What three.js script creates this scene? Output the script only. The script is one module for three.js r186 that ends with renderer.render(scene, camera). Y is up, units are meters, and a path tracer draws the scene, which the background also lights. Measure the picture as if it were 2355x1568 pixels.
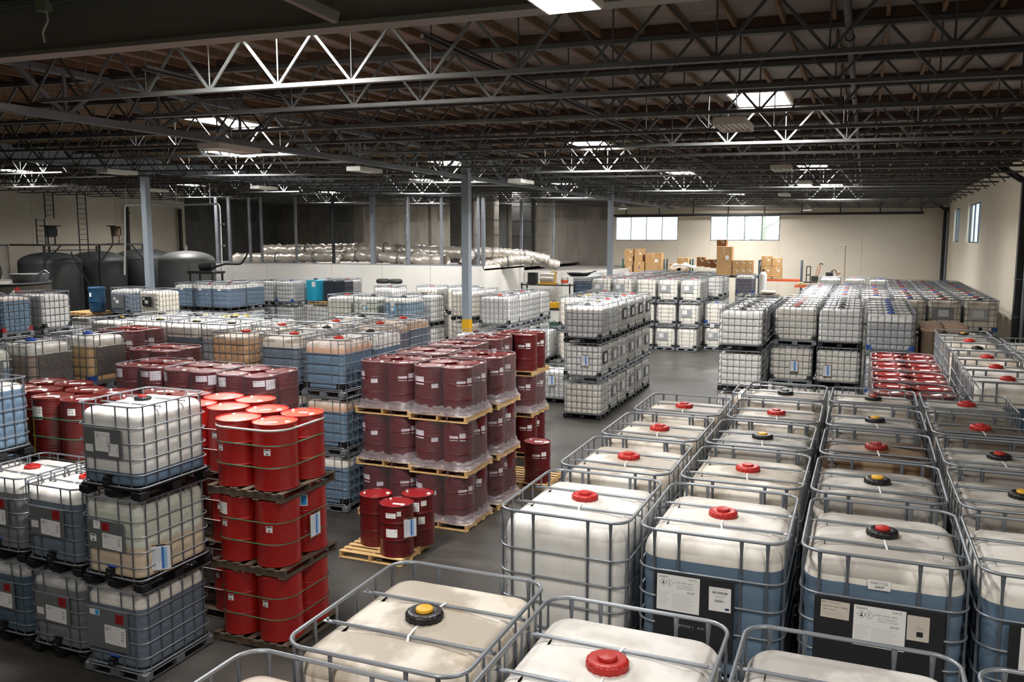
import * as THREE from 'three';
import { mergeGeometries } from 'three/addons/utils/BufferGeometryUtils.js';
import { RectAreaLightUniformsLib } from 'three/addons/lights/RectAreaLightUniformsLib.js';

// ---------- camera, sky, exposure ----------
const scene = new THREE.Scene();
const renderer = new THREE.WebGLRenderer({ antialias: true });
renderer.toneMapping = THREE.LinearToneMapping;
renderer.toneMappingExposure = 1.0;
renderer.shadowMap.enabled = true;
RectAreaLightUniformsLib.init();
const camera = new THREE.PerspectiveCamera(2 * Math.atan(784 / 1958) * 180 / Math.PI, 2355 / 1568, 0.1, 400);
camera.rotation.order = 'YXZ';
camera.position.set(0, 5.42, 0);
camera.rotation.set(-0.121, 0.391, 0);
scene.background = new THREE.Color(0.80, 0.92, 1.0);
scene.backgroundIntensity = 4.2;

// light levels: lamp faces, skylight diffusers
const LAMP = 98, SKYL = 155, FARLAMP = 95;
const WARM = [1.0, 0.968, 0.925], DAY = [1.0, 0.985, 0.968];

// ---------- helpers ----------
let seed = 20240711;
const rnd = () => { seed = (seed + 0x6d2b79f5) | 0; let t = Math.imul(seed ^ (seed >>> 15), 1 | seed); t = (t + Math.imul(t ^ (t >>> 7), 61 | t)) ^ t; return ((t ^ (t >>> 14)) >>> 0) / 4294967296; };
const rr = (a, b) => a + (b - a) * rnd();
const lerp = (a, b, t) => a + (b - a) * t;
const clamp = (x, a = 0, b = 1) => Math.min(b, Math.max(a, x));
const sstep = (a, b, x) => { const t = clamp((x - a) / (b - a)); return t * t * (3 - 2 * t); };
const names = {};
function numbered(n) { const k = (names[n] = (names[n] ?? -1) + 1); return k ? n + '_' + String(k).padStart(3, '0') : n; }
function sh(o) { o.castShadow = true; o.receiveShadow = true; return o; }
function part(name, geo, mat, parent, label) { const m = sh(new THREE.Mesh(geo, mat)); m.name = parent ? name : numbered(name); (parent || scene).add(m); if (label) m.userData.label = label; return m; }
function group(name) { const g = new THREE.Group(); g.name = name; return g; }
function place(o, name, label, category, grp, x, y, z, rot = 0) {
  o.name = numbered(name); o.position.set(x, y, z); o.rotation.y = rot;
  o.userData = { label, category }; if (grp) o.userData.group = grp;
  scene.add(o); return o;
}
function struct(name, parent) { const g = new THREE.Group(); g.name = numbered(name); g.userData.kind = 'structure'; scene.add(g); return g; }
function smesh(name, geo, mat) { const m = sh(new THREE.Mesh(geo, mat)); m.name = numbered(name); m.userData.kind = 'structure'; scene.add(m); return m; }

const V = (x, y, z) => new THREE.Vector3(x, y, z);
function box(w, h, d, x = 0, y = 0, z = 0) { const g = new THREE.BoxGeometry(w, h, d); g.translate(x, y, z); return g; }
// box with chamfered vertical/horizontal edges: extruded rounded outline, lying with thickness along y
function rbox(w, h, d, x, y, z, r = 0.006) {
  const s = new THREE.Shape(), a = w / 2 - r, b = d / 2 - r;
  s.moveTo(-a, -b); s.lineTo(a, -b); s.lineTo(a, b); s.lineTo(-a, b); s.closePath();
  const g = new THREE.ExtrudeGeometry(s, { depth: Math.max(h - 2 * r, 0.0005), bevelEnabled: true, bevelThickness: r, bevelSize: r, bevelSegments: 1, curveSegments: 1 });
  g.rotateX(-Math.PI / 2); g.translate(x, y - h / 2 + r, z); return g;
}
const UPV = V(0, 1, 0);
function bar(p, q, r, n = 6, r2 = r) {
  const d = q.clone().sub(p), g = new THREE.CylinderGeometry(r2, r, d.length(), n, 1);
  g.applyQuaternion(new THREE.Quaternion().setFromUnitVectors(UPV, d.clone().normalize()));
  g.translate((p.x + q.x) / 2, (p.y + q.y) / 2, (p.z + q.z) / 2); return g;
}
function beam(p, q, w, h) { // rectangular bar from p to q, w across, h in depth
  const d = q.clone().sub(p), L = d.length(), g = new THREE.BoxGeometry(w, h, L), m = new THREE.Matrix4();
  m.lookAt(q, p, Math.abs(d.y) > 0.95 * L ? V(0, 0, 1) : UPV); g.applyMatrix4(m);
  g.translate((p.x + q.x) / 2, (p.y + q.y) / 2, (p.z + q.z) / 2); return g;
}
function tube(pts, r, n = 6, seg = 0, closed = false) { return new THREE.TubeGeometry(new THREE.CatmullRomCurve3(pts, closed, 'catmullrom', 0.3), seg || pts.length * 4, r, n, closed); }
function M(list) {
  const l = list.filter(Boolean).map((g) => (g.index ? g.toNonIndexed() : g)).map((g) => { for (const k of Object.keys(g.attributes)) if (!['position', 'normal', 'uv'].includes(k)) g.deleteAttribute(k); return g; });
  return mergeGeometries(l);
}
// outline of a rounded rectangle a x b (half sizes), n points, counter-clockwise seen from above, starting at the back
function outline(a, b, rc, nc, ns) {
  const P = [], corner = (cx, cz, t0) => { for (let i = 0; i <= nc; i++) { const t = t0 + (i / nc) * Math.PI / 2; P.push([cx + rc * Math.cos(t), cz + rc * Math.sin(t), Math.cos(t), Math.sin(t)]); } };
  const side = (x0, z0, x1, z1, nx, nz, n) => { for (let i = 1; i < n; i++) P.push([lerp(x0, x1, i / n), lerp(z0, z1, i / n), nx, nz]); };
  const A = a - rc, B = b - rc, nA = Math.max(1, Math.round(ns * a / 0.5)), nB = Math.max(1, Math.round(ns * b / 0.5));
  corner(A, B, 0); side(A, b, -A, b, 0, 1, nA); corner(-A, B, Math.PI / 2); side(-a, B, -a, -B, -1, 0, nB); corner(-A, -B, Math.PI); side(-A, -b, A, -b, 0, -1, nA); corner(A, -B, 1.5 * Math.PI); side(a, -B, a, B, 1, 0, nB);
  return P;
}
function hoop(a, b, rc, r, y, nc = 5, nr = 8, ry = r) { // closed ring of round section around a rounded rectangle
  const P = outline(a, b, rc, nc, 1), n = P.length, pos = [], nor = [], uv = [], idx = [];
  for (let i = 0; i <= n; i++) { const [x, z, nx, nz] = P[i % n]; for (let j = 0; j <= nr; j++) { const t = (j / nr) * 2 * Math.PI, c = Math.cos(t), s = Math.sin(t); pos.push(x + nx * r * c, y + ry * s, z + nz * r * c); nor.push(nx * c, s, nz * c); uv.push(i / n, j / nr); } }
  for (let i = 0; i < n; i++) for (let j = 0; j < nr; j++) { const k = i * (nr + 1) + j; idx.push(k, k + 1, k + nr + 1, k + 1, k + nr + 2, k + nr + 1); }
  return geom(pos, idx, uv, nor);
}
function geom(pos, idx, uv, nor) {
  const g = new THREE.BufferGeometry(); g.setAttribute('position', new THREE.Float32BufferAttribute(pos, 3)); g.setAttribute('uv', new THREE.Float32BufferAttribute(uv, 2)); g.setIndex(idx);
  if (nor) g.setAttribute('normal', new THREE.Float32BufferAttribute(nor, 3)); else g.computeVertexNormals(); return g;
}
function metricUV(g, s = 1) { // planar uv in metres by dominant normal
  const p = g.attributes.position, n = g.attributes.normal, u = g.attributes.uv;
  for (let i = 0; i < p.count; i++) { const ax = Math.abs(n.getX(i)), ay = Math.abs(n.getY(i)), az = Math.abs(n.getZ(i)); if (ay >= ax && ay >= az) u.setXY(i, p.getX(i) * s, p.getZ(i) * s); else if (ax >= az) u.setXY(i, p.getZ(i) * s, p.getY(i) * s); else u.setXY(i, p.getX(i) * s, p.getY(i) * s); }
  return g;
}

// ---------- textures ----------
function hash2(x, y, s) { let h = Math.imul(x, 374761393) ^ Math.imul(y, 668265263) ^ Math.imul(s, 2246822519); h = Math.imul(h ^ (h >>> 13), 1274126177); return ((h ^ (h >>> 16)) >>> 0) / 4294967296; }
function vnoise(x, y, per, s) { const xi = Math.floor(x), yi = Math.floor(y), fx = x - xi, fy = y - yi, u = fx * fx * (3 - 2 * fx), v = fy * fy * (3 - 2 * fy), w = (a) => ((a % per) + per) % per; return lerp(lerp(hash2(w(xi), w(yi), s), hash2(w(xi + 1), w(yi), s), u), lerp(hash2(w(xi), w(yi + 1), s), hash2(w(xi + 1), w(yi + 1), s), u), v); }
function fbm(x, y, per, s, o = 5) { let a = 0.5, t = 0, n = 0; for (let i = 0; i < o; i++) { t += a * vnoise(x, y, per, s + i * 17); n += a; a *= 0.55; x *= 2; y *= 2; per *= 2; } return t / n; }
function dataTex(size, fn, srgb = true, rx = 1, ry = rx) {
  const d = new Uint8Array(size * size * 4);
  for (let y = 0; y < size; y++) for (let x = 0; x < size; x++) { const c = fn(x / size, y / size), o = (y * size + x) * 4; for (let k = 0; k < 3; k++) d[o + k] = clamp(c[k]) * 255; d[o + 3] = 255; }
  const t = new THREE.DataTexture(d, size, size); t.wrapS = t.wrapT = THREE.RepeatWrapping; t.magFilter = THREE.LinearFilter; t.minFilter = THREE.LinearMipmapLinearFilter; t.generateMipmaps = true; if (srgb) t.colorSpace = THREE.SRGBColorSpace; t.repeat.set(rx, ry); t.needsUpdate = true; return t;
}
function canvasTex(w, h, draw) { const c = document.createElement('canvas'); c.width = w; c.height = h; const x = c.getContext('2d'); draw(x, w, h); const t = new THREE.CanvasTexture(c); t.colorSpace = THREE.SRGBColorSpace; t.anisotropy = 8; return t; }
const mixc = (a, b, t) => [lerp(a[0], b[0], t), lerp(a[1], b[1], t), lerp(a[2], b[2], t)];
const hex = (h) => [((h >> 16) & 255) / 255, ((h >> 8) & 255) / 255, (h & 255) / 255];

// grime lying on the tank tops: speckles, smears and dried spills with their own outlines
function grime(base, dirt, spill, amount, spillAmount, s) {
  const B = hex(base), D = hex(dirt), S = hex(spill);
  return dataTex(512, (u, v) => {
    const n = fbm(u * 4, v * 4, 4, s, 6), m = fbm(u * 14, v * 5, 14, s + 50, 4), f = hash2((u * 512) | 0, (v * 512) | 0, s), q = fbm(u * 3 + n * 0.6, v * 3, 3, s + 90, 5);
    let c = mixc(B, D, clamp(amount * (0.25 + 1.5 * sstep(0.36, 0.66, n)) * (0.55 + 0.9 * m)));
    c = mixc(c, S, clamp(spillAmount * sstep(0.60, 0.66, q) * (0.6 + 0.5 * m)));
    if (f > 0.9935) c = mixc(c, D, 0.55);
    return c;
  }, true, 0.8);
}
const T = {
  clean: grime(0xf4f3f1, 0xcfccc7, 0xb99a76, 0.50, 0.06, 3),
  beige: grime(0xebe6de, 0xb5aca0, 0xa5835c, 0.70, 0.22, 11),
  greylight: grime(0xe6e3df, 0xaeaaa5, 0x9a8a78, 0.65, 0.12, 61),
  grey: grime(0xd2cfca, 0x8d8984, 0x80684a, 0.75, 0.25, 23),
  dark: grime(0xb4ada4, 0x6f675d, 0x6e4d2a, 0.8, 0.45, 31),
  brown: grime(0x9a8468, 0x5a442c, 0x4a2f18, 0.9, 0.75, 47),
  wall: dataTex(256, (u, v) => { const n = fbm(u * 5, v * 5, 5, 71, 5), st = fbm(u * 40, v * 2, 40, 77, 3); const k = 0.93 + 0.07 * n + 0.035 * (st - 0.5); return [k, k, k * 0.995]; }),
  floor: dataTex(1024, (u, v) => { const n = fbm(u * 6, v * 6, 6, 5, 7), m = fbm(u * 30, v * 30, 30, 8, 4), k = fbm(u * 3, v * 12, 12, 15, 5); const g = 0.33 + 0.16 * (n - 0.5) + 0.07 * (m - 0.5) + 0.10 * (sstep(0.55, 0.72, k)); return [g * 1.015, g, g * 0.975]; }, true, 0.09),
  floorRough: dataTex(512, (u, v) => { const n = fbm(u * 7, v * 7, 7, 105, 6); const g = 0.34 + 0.5 * (n - 0.3); return [g, g, g]; }, false, 0.11),
  ply: dataTex(512, (u, v) => { const g = fbm(u * 3, v * 26, 26, 205, 5), k = fbm(u * 4, v * 4, 4, 209, 4); return mixc(hex(0x716d69), hex(0x9c9791), clamp(0.15 + 0.8 * g * k * 2)); }, true, 0.41),
  wood: dataTex(512, (u, v) => { const g = fbm(u * 2.0, v * 34, 34, 305, 5), k = fbm(u * 3, v * 3, 3, 309, 3); return mixc(hex(0xb98f57), hex(0xe4c48f), clamp(0.2 + 1.0 * (g - 0.2) + 0.4 * (k - 0.5))); }, true, 0.9, 2.2),
  oldwood: dataTex(256, (u, v) => { const g = fbm(u * 2.0, v * 30, 30, 315, 5), k = fbm(u * 5, v * 5, 5, 319, 4); return mixc(hex(0x3c332a), hex(0x7d6a54), clamp(0.1 + 0.9 * (g - 0.2) + 0.7 * (k - 0.5))); }, true, 0.9, 2.2),
  purlin: dataTex(256, (u, v) => { const g = fbm(u * 24, v * 2, 24, 325, 5), k = fbm(u * 4, v * 4, 4, 329, 4); return mixc(hex(0x5f4d3a), hex(0x8d7354), clamp(0.1 + 0.9 * (g - 0.2) + 0.5 * (k - 0.5))); }, true, 0.9),
  plaster: dataTex(512, (u, v) => { const n = fbm(u * 4, v * 4, 4, 405, 6), k = 0.955 + 0.06 * (n - 0.5); return [k, k, k]; }, true, 0.2),
  concrete: dataTex(512, (u, v) => { const n = fbm(u * 5, v * 2, 5, 505, 6), m = fbm(u * 30, v * 3, 30, 509, 4), k = 0.80 + 0.35 * (n - 0.5) + 0.18 * (m - 0.5); return [k, k, k * 0.985]; }, true, 0.15),
  film: dataTex(512, (u, v) => { const a = fbm(u * 3 + v * 2, v * 22, 22, 605, 5), b = fbm(u * 30, v * 4, 30, 609, 4); const k = 0.6 * a + 0.4 * b; return [k, k, k]; }, false, 1.3),
  board: dataTex(256, (u, v) => { const n = fbm(u * 6, v * 6, 6, 705, 5), g = fbm(u * 60, v * 2, 60, 709, 3); return mixc(hex(0xb48a5a), hex(0xcfa878), clamp(n * 0.8 + g * 0.3)); }, true, 0.8),
  steel: dataTex(256, (u, v) => { const n = fbm(u * 8, v * 8, 8, 805, 5); const k = 0.8 + 0.35 * (n - 0.5); return [k, k, k * 1.01]; }, true, 3),
};

// ---------- materials ----------
const P = (o) => new THREE.MeshPhysicalMaterial(o), S = (o) => new THREE.MeshStandardMaterial(o);
const col = (h) => new THREE.Color(h);
const bottleMats = {}, topMats = {};
const BODY = { white: 0xf4f2ee, cream: 0xebe3d4, ivory: 0xf1ece1, dull: 0xd8d4c8, greenish: 0xdfe3d4, orange: 0xd9ad86, pink: 0xe0b79c, grey: 0xc9cacb, greyblue: 0xb9c0c8,
  blue: 0x6d849b, deepblue: 0x44586e, slate: 0x74808f, mauve: 0x77737f, palegrey: 0xb3b5b8, lightblue: 0x8ea6ba, amber: 0xbd9a6c, beer: 0xc9a97c, taupe: 0x9c8a7d, cloudy: 0xe6d2b8, night: 0x27333f, smoke: 0x858688, teal: 0x566b7a, softgrey: 0xd9d8d6 };
const body = (k) => bottleMats[k] ??= P({ color: col(BODY[k]), roughness: 0.42, specularIntensity: 0.6, map: T.wall });
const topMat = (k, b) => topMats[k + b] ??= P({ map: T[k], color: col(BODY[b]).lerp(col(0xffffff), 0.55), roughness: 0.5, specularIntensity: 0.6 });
const MT = {
  galv: S({ color: 0xb4bac0, metalness: 0.5, roughness: 0.36, map: T.steel }),
  galvDark: S({ color: 0x8b929a, metalness: 0.5, roughness: 0.42, map: T.steel }),
  blackPlastic: S({ color: 0x16171a, roughness: 0.5 }),
  guards: { black: S({ color: 0x121316, roughness: 0.55 }), blue: S({ color: 0x14479b, roughness: 0.5 }), red: S({ color: 0xa3231c, roughness: 0.5 }) },
  cap: { red: S({ color: 0xb5241e, roughness: 0.42 }), black: S({ color: 0x121214, roughness: 0.42 }), blue: S({ color: 0x1c4aa8, roughness: 0.42 }), yellow: S({ color: 0xe2a92b, roughness: 0.45 }), darkred: S({ color: 0x8a1d1a, roughness: 0.5 }) },
  plate: { grey: S({ color: 0x8d9194, metalness: 0.6, roughness: 0.42 }), black: S({ color: 0x1f2124, roughness: 0.55 }), silver: S({ color: 0xb4b8bb, metalness: 0.5, roughness: 0.4 }), brushed: S({ color: 0x8b857f, metalness: 0.45, roughness: 0.45, map: T.steel }) },
  tie: S({ color: 0xf2f1ee, roughness: 0.5 }),
  paint: S({ color: 0x626a70, roughness: 0.6 }), joist: S({ color: 0x4a4c4c, roughness: 0.55 }), beam: S({ color: 0x868880, roughness: 0.65 }), column: S({ color: 0x8a949d, roughness: 0.55 }), yellow: S({ color: 0xd9a514, roughness: 0.55 }),
  purlin: S({ map: T.purlin, roughness: 0.85 }), ply: S({ map: T.ply, roughness: 0.8 }), nailer: S({ color: 0x45362c, roughness: 0.9 }),
  wood: S({ map: T.wood, roughness: 0.8 }), oldwood: S({ map: T.oldwood, roughness: 0.9 }),
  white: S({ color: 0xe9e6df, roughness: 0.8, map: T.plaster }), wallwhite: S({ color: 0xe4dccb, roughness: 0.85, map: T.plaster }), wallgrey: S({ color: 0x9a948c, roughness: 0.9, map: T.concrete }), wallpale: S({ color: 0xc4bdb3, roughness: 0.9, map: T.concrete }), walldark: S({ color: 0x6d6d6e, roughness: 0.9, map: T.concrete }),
  floor: S({ color: 0xb4b0aa, map: T.floor, roughness: 1, roughnessMap: T.floorRough }),
  glass: P({ color: 0xffffff, transmission: 1, thickness: 0, roughness: 0.02, side: THREE.DoubleSide }), frame: S({ color: 0x55616b, roughness: 0.5, metalness: 0.3 }),
  paper: S({ color: 0xf1f0ee, roughness: 0.75 }), bluepaper: S({ color: 0x4f86c6, roughness: 0.75 }), redlabel: S({ color: 0xa31c1c, roughness: 0.7 }), bluelabel: S({ color: 0x26418f, roughness: 0.7 }),
  film: P({ color: 0xf6f3f8, transmission: 0.96, thickness: 0, roughness: 0.09, side: THREE.DoubleSide, bumpMap: T.film, bumpScale: 0.02, specularIntensity: 1 }),
  skirt: P({ color: 0xf4f1f4, transmission: 0.82, thickness: 0, roughness: 0.16, side: THREE.DoubleSide, bumpMap: T.film, bumpScale: 0.03 }),
  filmEdge: S({ color: 0xb9aeb2, roughness: 0.35 }),
  bung: S({ color: 0xece9e2, roughness: 0.45 }), strapGreen: S({ color: 0x2f8a63, roughness: 0.4 }), strapWhite: S({ color: 0xd9d6d2, roughness: 0.4 }),
  foil: S({ color: 0xe2dace, metalness: 0.6, roughness: 0.34 }), cardboard: S({ map: T.board, roughness: 0.9 }), cardboardDark: S({ map: T.board, color: 0xa98f74, roughness: 0.9 }), tape: S({ color: 0xd8c4a0, roughness: 0.5 }),
  rackOrange: S({ color: 0xd2542a, roughness: 0.5 }), rackBlue: S({ color: 0x4a525c, roughness: 0.5 }), rackGreen: S({ color: 0x2e5145, roughness: 0.55 }),
  black: S({ color: 0x1a1a1b, roughness: 0.6 }), rubber: S({ color: 0x202123, roughness: 0.8 }), darkSteel: S({ color: 0x2e2f31, roughness: 0.6, metalness: 0.3 }), silo: S({ color: 0x5e6262, roughness: 0.5, map: T.wall }), siloDark: S({ color: 0x3f4343, roughness: 0.55, map: T.wall }), siloTop: S({ color: 0x5c5d5a, roughness: 0.5, map: T.wall }),
  pipe: S({ color: 0xd6d6d4, roughness: 0.45 }), brownTank: S({ color: 0x5d544b, roughness: 0.7, map: T.concrete }), cyan: S({ color: 0x1f9fc0, roughness: 0.5 }), barrelBlue: S({ color: 0x16415f, roughness: 0.5 }), navy: S({ color: 0x1c2530, roughness: 0.5 }), fiber: S({ color: 0x7a6450, roughness: 0.7, map: T.concrete }), fiberTop: S({ color: 0xa98d78, roughness: 0.5 }), spillYellow: S({ color: 0xe6d072, roughness: 0.6 }), cloth: S({ color: 0xcfc6b8, roughness: 0.9 }),
};
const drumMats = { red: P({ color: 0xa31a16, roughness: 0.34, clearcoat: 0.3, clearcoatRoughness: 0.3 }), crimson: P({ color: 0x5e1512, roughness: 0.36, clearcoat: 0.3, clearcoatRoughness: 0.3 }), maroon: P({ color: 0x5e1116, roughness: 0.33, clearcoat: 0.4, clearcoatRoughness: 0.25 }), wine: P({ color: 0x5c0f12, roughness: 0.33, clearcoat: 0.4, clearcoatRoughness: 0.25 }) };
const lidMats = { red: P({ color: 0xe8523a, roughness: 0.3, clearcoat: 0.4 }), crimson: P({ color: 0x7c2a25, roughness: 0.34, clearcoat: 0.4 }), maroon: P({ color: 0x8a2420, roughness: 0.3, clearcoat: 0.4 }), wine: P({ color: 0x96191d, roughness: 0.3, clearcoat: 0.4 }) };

// ---------- printed paper ----------
function lines(x, x0, y0, w, n, dy, col = '#9a9a9a', h = 2) { x.fillStyle = col; for (let i = 0; i < n; i++) x.fillRect(x0, y0 + i * dy, w * (0.62 + 0.38 * hash2(i, n, x0 | 0)), h); }
function barcode(x, x0, y0, w, h, s) { x.fillStyle = '#222'; let p = x0, i = 0; while (p < x0 + w) { const b = 1 + Math.floor(hash2(i, s, 9) * 4); if (i % 2 === 0) x.fillRect(p, y0, Math.min(b, x0 + w - p), h); p += b; i++; } }
function diamond(x, cx, cy, r, inner) { x.save(); x.translate(cx, cy); x.rotate(Math.PI / 4); x.strokeStyle = '#222'; x.lineWidth = 3; x.strokeRect(-r * 0.7, -r * 0.7, r * 1.4, r * 1.4); x.restore(); x.fillStyle = '#222'; if (inner === '!') { x.font = 'bold ' + r + 'px sans-serif'; x.textAlign = 'center'; x.fillText('!', cx, cy + r * 0.36); x.textAlign = 'left'; } else { x.beginPath(); x.arc(cx, cy - r * 0.25, r * 0.2, 0, 7); x.fill(); x.beginPath(); x.moveTo(cx - r * 0.42, cy + r * 0.45); x.lineTo(cx, cy - r * 0.1); x.lineTo(cx + r * 0.42, cy + r * 0.45); x.fill(); } }
const white = (x, w, h, c = '#f3f2f0') => { x.fillStyle = c; x.fillRect(0, 0, w, h); };
const PRINT = {
  main: canvasTex(512, 448, (x, w, h) => { white(x, w, h); x.fillStyle = '#2a2a30'; x.font = '34px sans-serif'; x.fillText('004893', 22, 44); x.fillText('9·8·23', 380, 44); diamond(x, 78, 100, 44, 'p'); diamond(x, 152, 100, 44, '!'); x.fillStyle = '#6a6a70'; x.font = '30px serif'; x.fillText('PAPI 580N MDI', 210, 96); x.font = '22px serif'; x.fillText('NET COMMODITY', 240, 130); x.fillText('PRODUCT WEIGHT', 240, 158); x.fillStyle = '#2a2a30'; x.font = '34px sans-serif'; x.fillText('48340', 360, 208); x.fillStyle = '#a4a4a4'; x.fillRect(20, 222, 150, 2); lines(x, 22, 232, 140, 12, 13, '#b5b5b5'); lines(x, 185, 232, 300, 15, 13, '#b0b0b0'); }),
  ship: canvasTex(256, 288, (x, w, h) => { white(x, w, h); lines(x, 16, 14, 200, 2, 12); barcode(x, 40, 48, 180, 30, 3); x.fillStyle = '#555'; x.font = '16px sans-serif'; x.fillText('STANDARD GRADE', 60, 110); lines(x, 70, 122, 110, 2, 12); barcode(x, 70, 150, 110, 26, 7); lines(x, 70, 184, 100, 1, 10); x.fillStyle = '#1b2b52'; x.fillRect(190, 240, 46, 26); }),
  old: canvasTex(288, 256, (x, w, h) => { white(x, w, h, '#d9cfc3'); x.fillStyle = '#333'; x.font = 'bold 34px sans-serif'; x.fillText('N', 12, 40); x.font = '22px sans-serif'; x.fillText('31HA1/Y/05 16', 44, 38); x.font = 'bold 22px sans-serif'; x.fillText('3540/1750 /1041 /1140kg', 10, 92); x.fillText('20-01 / 05-21', 20, 140); lines(x, 16, 170, 250, 4, 16, '#998f84'); }),
  tagdark: canvasTex(192, 256, (x, w, h) => { white(x, w, h, '#d4cbbf'); x.fillStyle = '#444'; x.font = '18px sans-serif'; x.fillText('2', 96, 100); lines(x, 74, 112, 80, 3, 12, '#666'); x.fillStyle = '#1a1a1a'; x.fillRect(84, 160, 56, 52); }),
  rebottle: canvasTex(256, 128, (x, w, h) => { white(x, w, h); x.fillStyle = '#222'; x.textAlign = 'center'; x.font = '44px sans-serif'; x.fillText('REBOTTLE', w / 2, 54); x.font = 'italic bold 46px sans-serif'; x.fillText('UNIT', w / 2, 106); }),
  ghs: canvasTex(384, 256, (x, w, h) => { white(x, w, h, '#e9e8e6'); diamond(x, 48, 48, 34, 'p'); diamond(x, 104, 48, 34, '!'); x.strokeStyle = '#a33'; lines(x, 150, 24, 150, 3, 14); lines(x, 20, 100, 220, 8, 13, '#b7b7b7'); for (let i = 0; i < 4; i++) barcode(x, 300, 50 + i * 38, 60, 16, i); x.strokeStyle = '#555'; x.lineWidth = 3; x.beginPath(); x.moveTo(200, 220); x.quadraticCurveTo(215, 190, 235, 215); x.quadraticCurveTo(250, 230, 275, 205); x.stroke(); }),
  plain: canvasTex(256, 192, (x, w, h) => { white(x, w, h, '#dedcda'); lines(x, 18, 20, 220, 11, 15, '#b3b0ae'); }),
  drum: canvasTex(256, 128, (x, w, h) => { white(x, w, h); barcode(x, 14, 16, 90, 24, 5); x.fillStyle = '#444'; x.font = 'bold 20px sans-serif'; x.fillText('DRUM', 120, 36); lines(x, 14, 54, 220, 5, 13, '#a0a0a0'); }),
  drumbig: canvasTex(256, 160, (x, w, h) => { white(x, w, h); lines(x, 20, 26, 160, 7, 16, '#a4a2a4'); diamond(x, 214, 46, 26, '!'); x.fillStyle = '#a23'; x.fillRect(26, 118, 12, 20); }),
  hazcard: canvasTex(128, 128, (x, w, h) => { white(x, w, h); x.fillStyle = '#222'; x.fillRect(14, 10, 100, 20); lines(x, 20, 44, 88, 3, 12); x.fillStyle = '#333'; x.fillRect(44, 88, 40, 26); }),
  clip: canvasTex(192, 256, (x, w, h) => { white(x, w, h, '#e3e8f2'); x.fillStyle = '#3f7cc4'; x.fillRect(100, 10, 30, 236); x.fillStyle = '#9cc0e6'; x.fillRect(132, 20, 26, 220); x.save(); x.translate(60, 20); x.rotate(Math.PI / 2); lines(x, 0, -30, 210, 6, 14, '#8a93a5', 3); x.restore(); }),
  redcard: canvasTex(128, 128, (x, w, h) => { white(x, w, h, '#a01414'); lines(x, 14, 18, 100, 8, 13, '#5a0c0c', 5); }),
  bluecard: canvasTex(192, 128, (x, w, h) => { white(x, w, h, '#eef0f2'); x.fillStyle = '#2d9be0'; x.fillRect(110, 10, 70, 108); lines(x, 12, 24, 84, 6, 15, '#8c8c8c'); }),
  tealcard: canvasTex(128, 160, (x, w, h) => { white(x, w, h, '#9fd0c6'); lines(x, 14, 24, 100, 8, 15, '#6ba79b', 4); }),
  nfpa: canvasTex(128, 128, (x, w, h) => { x.fillStyle = '#b3262a'; x.fillRect(0, 0, 64, 64); x.fillStyle = '#d9c23b'; x.fillRect(64, 0, 64, 64); x.fillStyle = '#e8e8e6'; x.fillRect(64, 64, 64, 64); x.fillStyle = '#27408f'; x.fillRect(0, 64, 64, 64); x.strokeStyle = '#eee'; x.lineWidth = 8; x.strokeRect(2, 2, 124, 124); }),
  logo: canvasTex(384, 96, (x, w, h) => { white(x, w, h, '#222426'); x.fillStyle = '#cfcfcf'; x.font = '30px sans-serif'; x.fillText('– RECYCLE | \u25bd 31H', 30, 60); }),
  boxlogo: canvasTex(160, 128, (x, w, h) => { white(x, w, h, '#c49c6c'); x.fillStyle = '#33508a'; x.beginPath(); x.moveTo(50, 84); x.lineTo(80, 34); x.lineTo(110, 84); x.fill(); lines(x, 44, 96, 76, 2, 9, '#6b5a45'); }),
};
const printMats = {}; const pm = (k) => printMats[k] ??= S({ map: PRINT[k], roughness: 0.7 });
function card(w, h, t = 0.0015) { return box(w, h, t); }

// ---------- intermediate bulk containers (caged tanks) ----------
const HT = 1.15, HX = 0.5, HZ = 0.6;          // height, half width (valve side), half depth
const STYLES = {
  ring: { hoops: [0.29, 0.48, 0.67, 0.86], xs: [-0.38, -0.21, 0.21, 0.38], zs: [-0.5, -0.31, -0.11, 0.11, 0.31, 0.5], rc: 0.13 },
  grid: { hoops: [0.33, 0.52, 0.71, 0.90], xs: [-0.40, -0.24, -0.08, 0.08, 0.24, 0.40], zs: [-0.5, -0.33, -0.165, 0, 0.165, 0.33, 0.5], rc: 0.12 },
  mix: { hoops: [0.31, 0.50, 0.69, 0.88], xs: [-0.37, -0.22, 0.16, 0.36], zs: [-0.48, -0.29, -0.1, 0.1, 0.29, 0.48], rc: 0.12 },
};
const geoCache = {}; const cache = (k, f) => geoCache[k] ??= f();
const smoothBump = (d) => sstep(0.012, 0.085, d);
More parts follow.
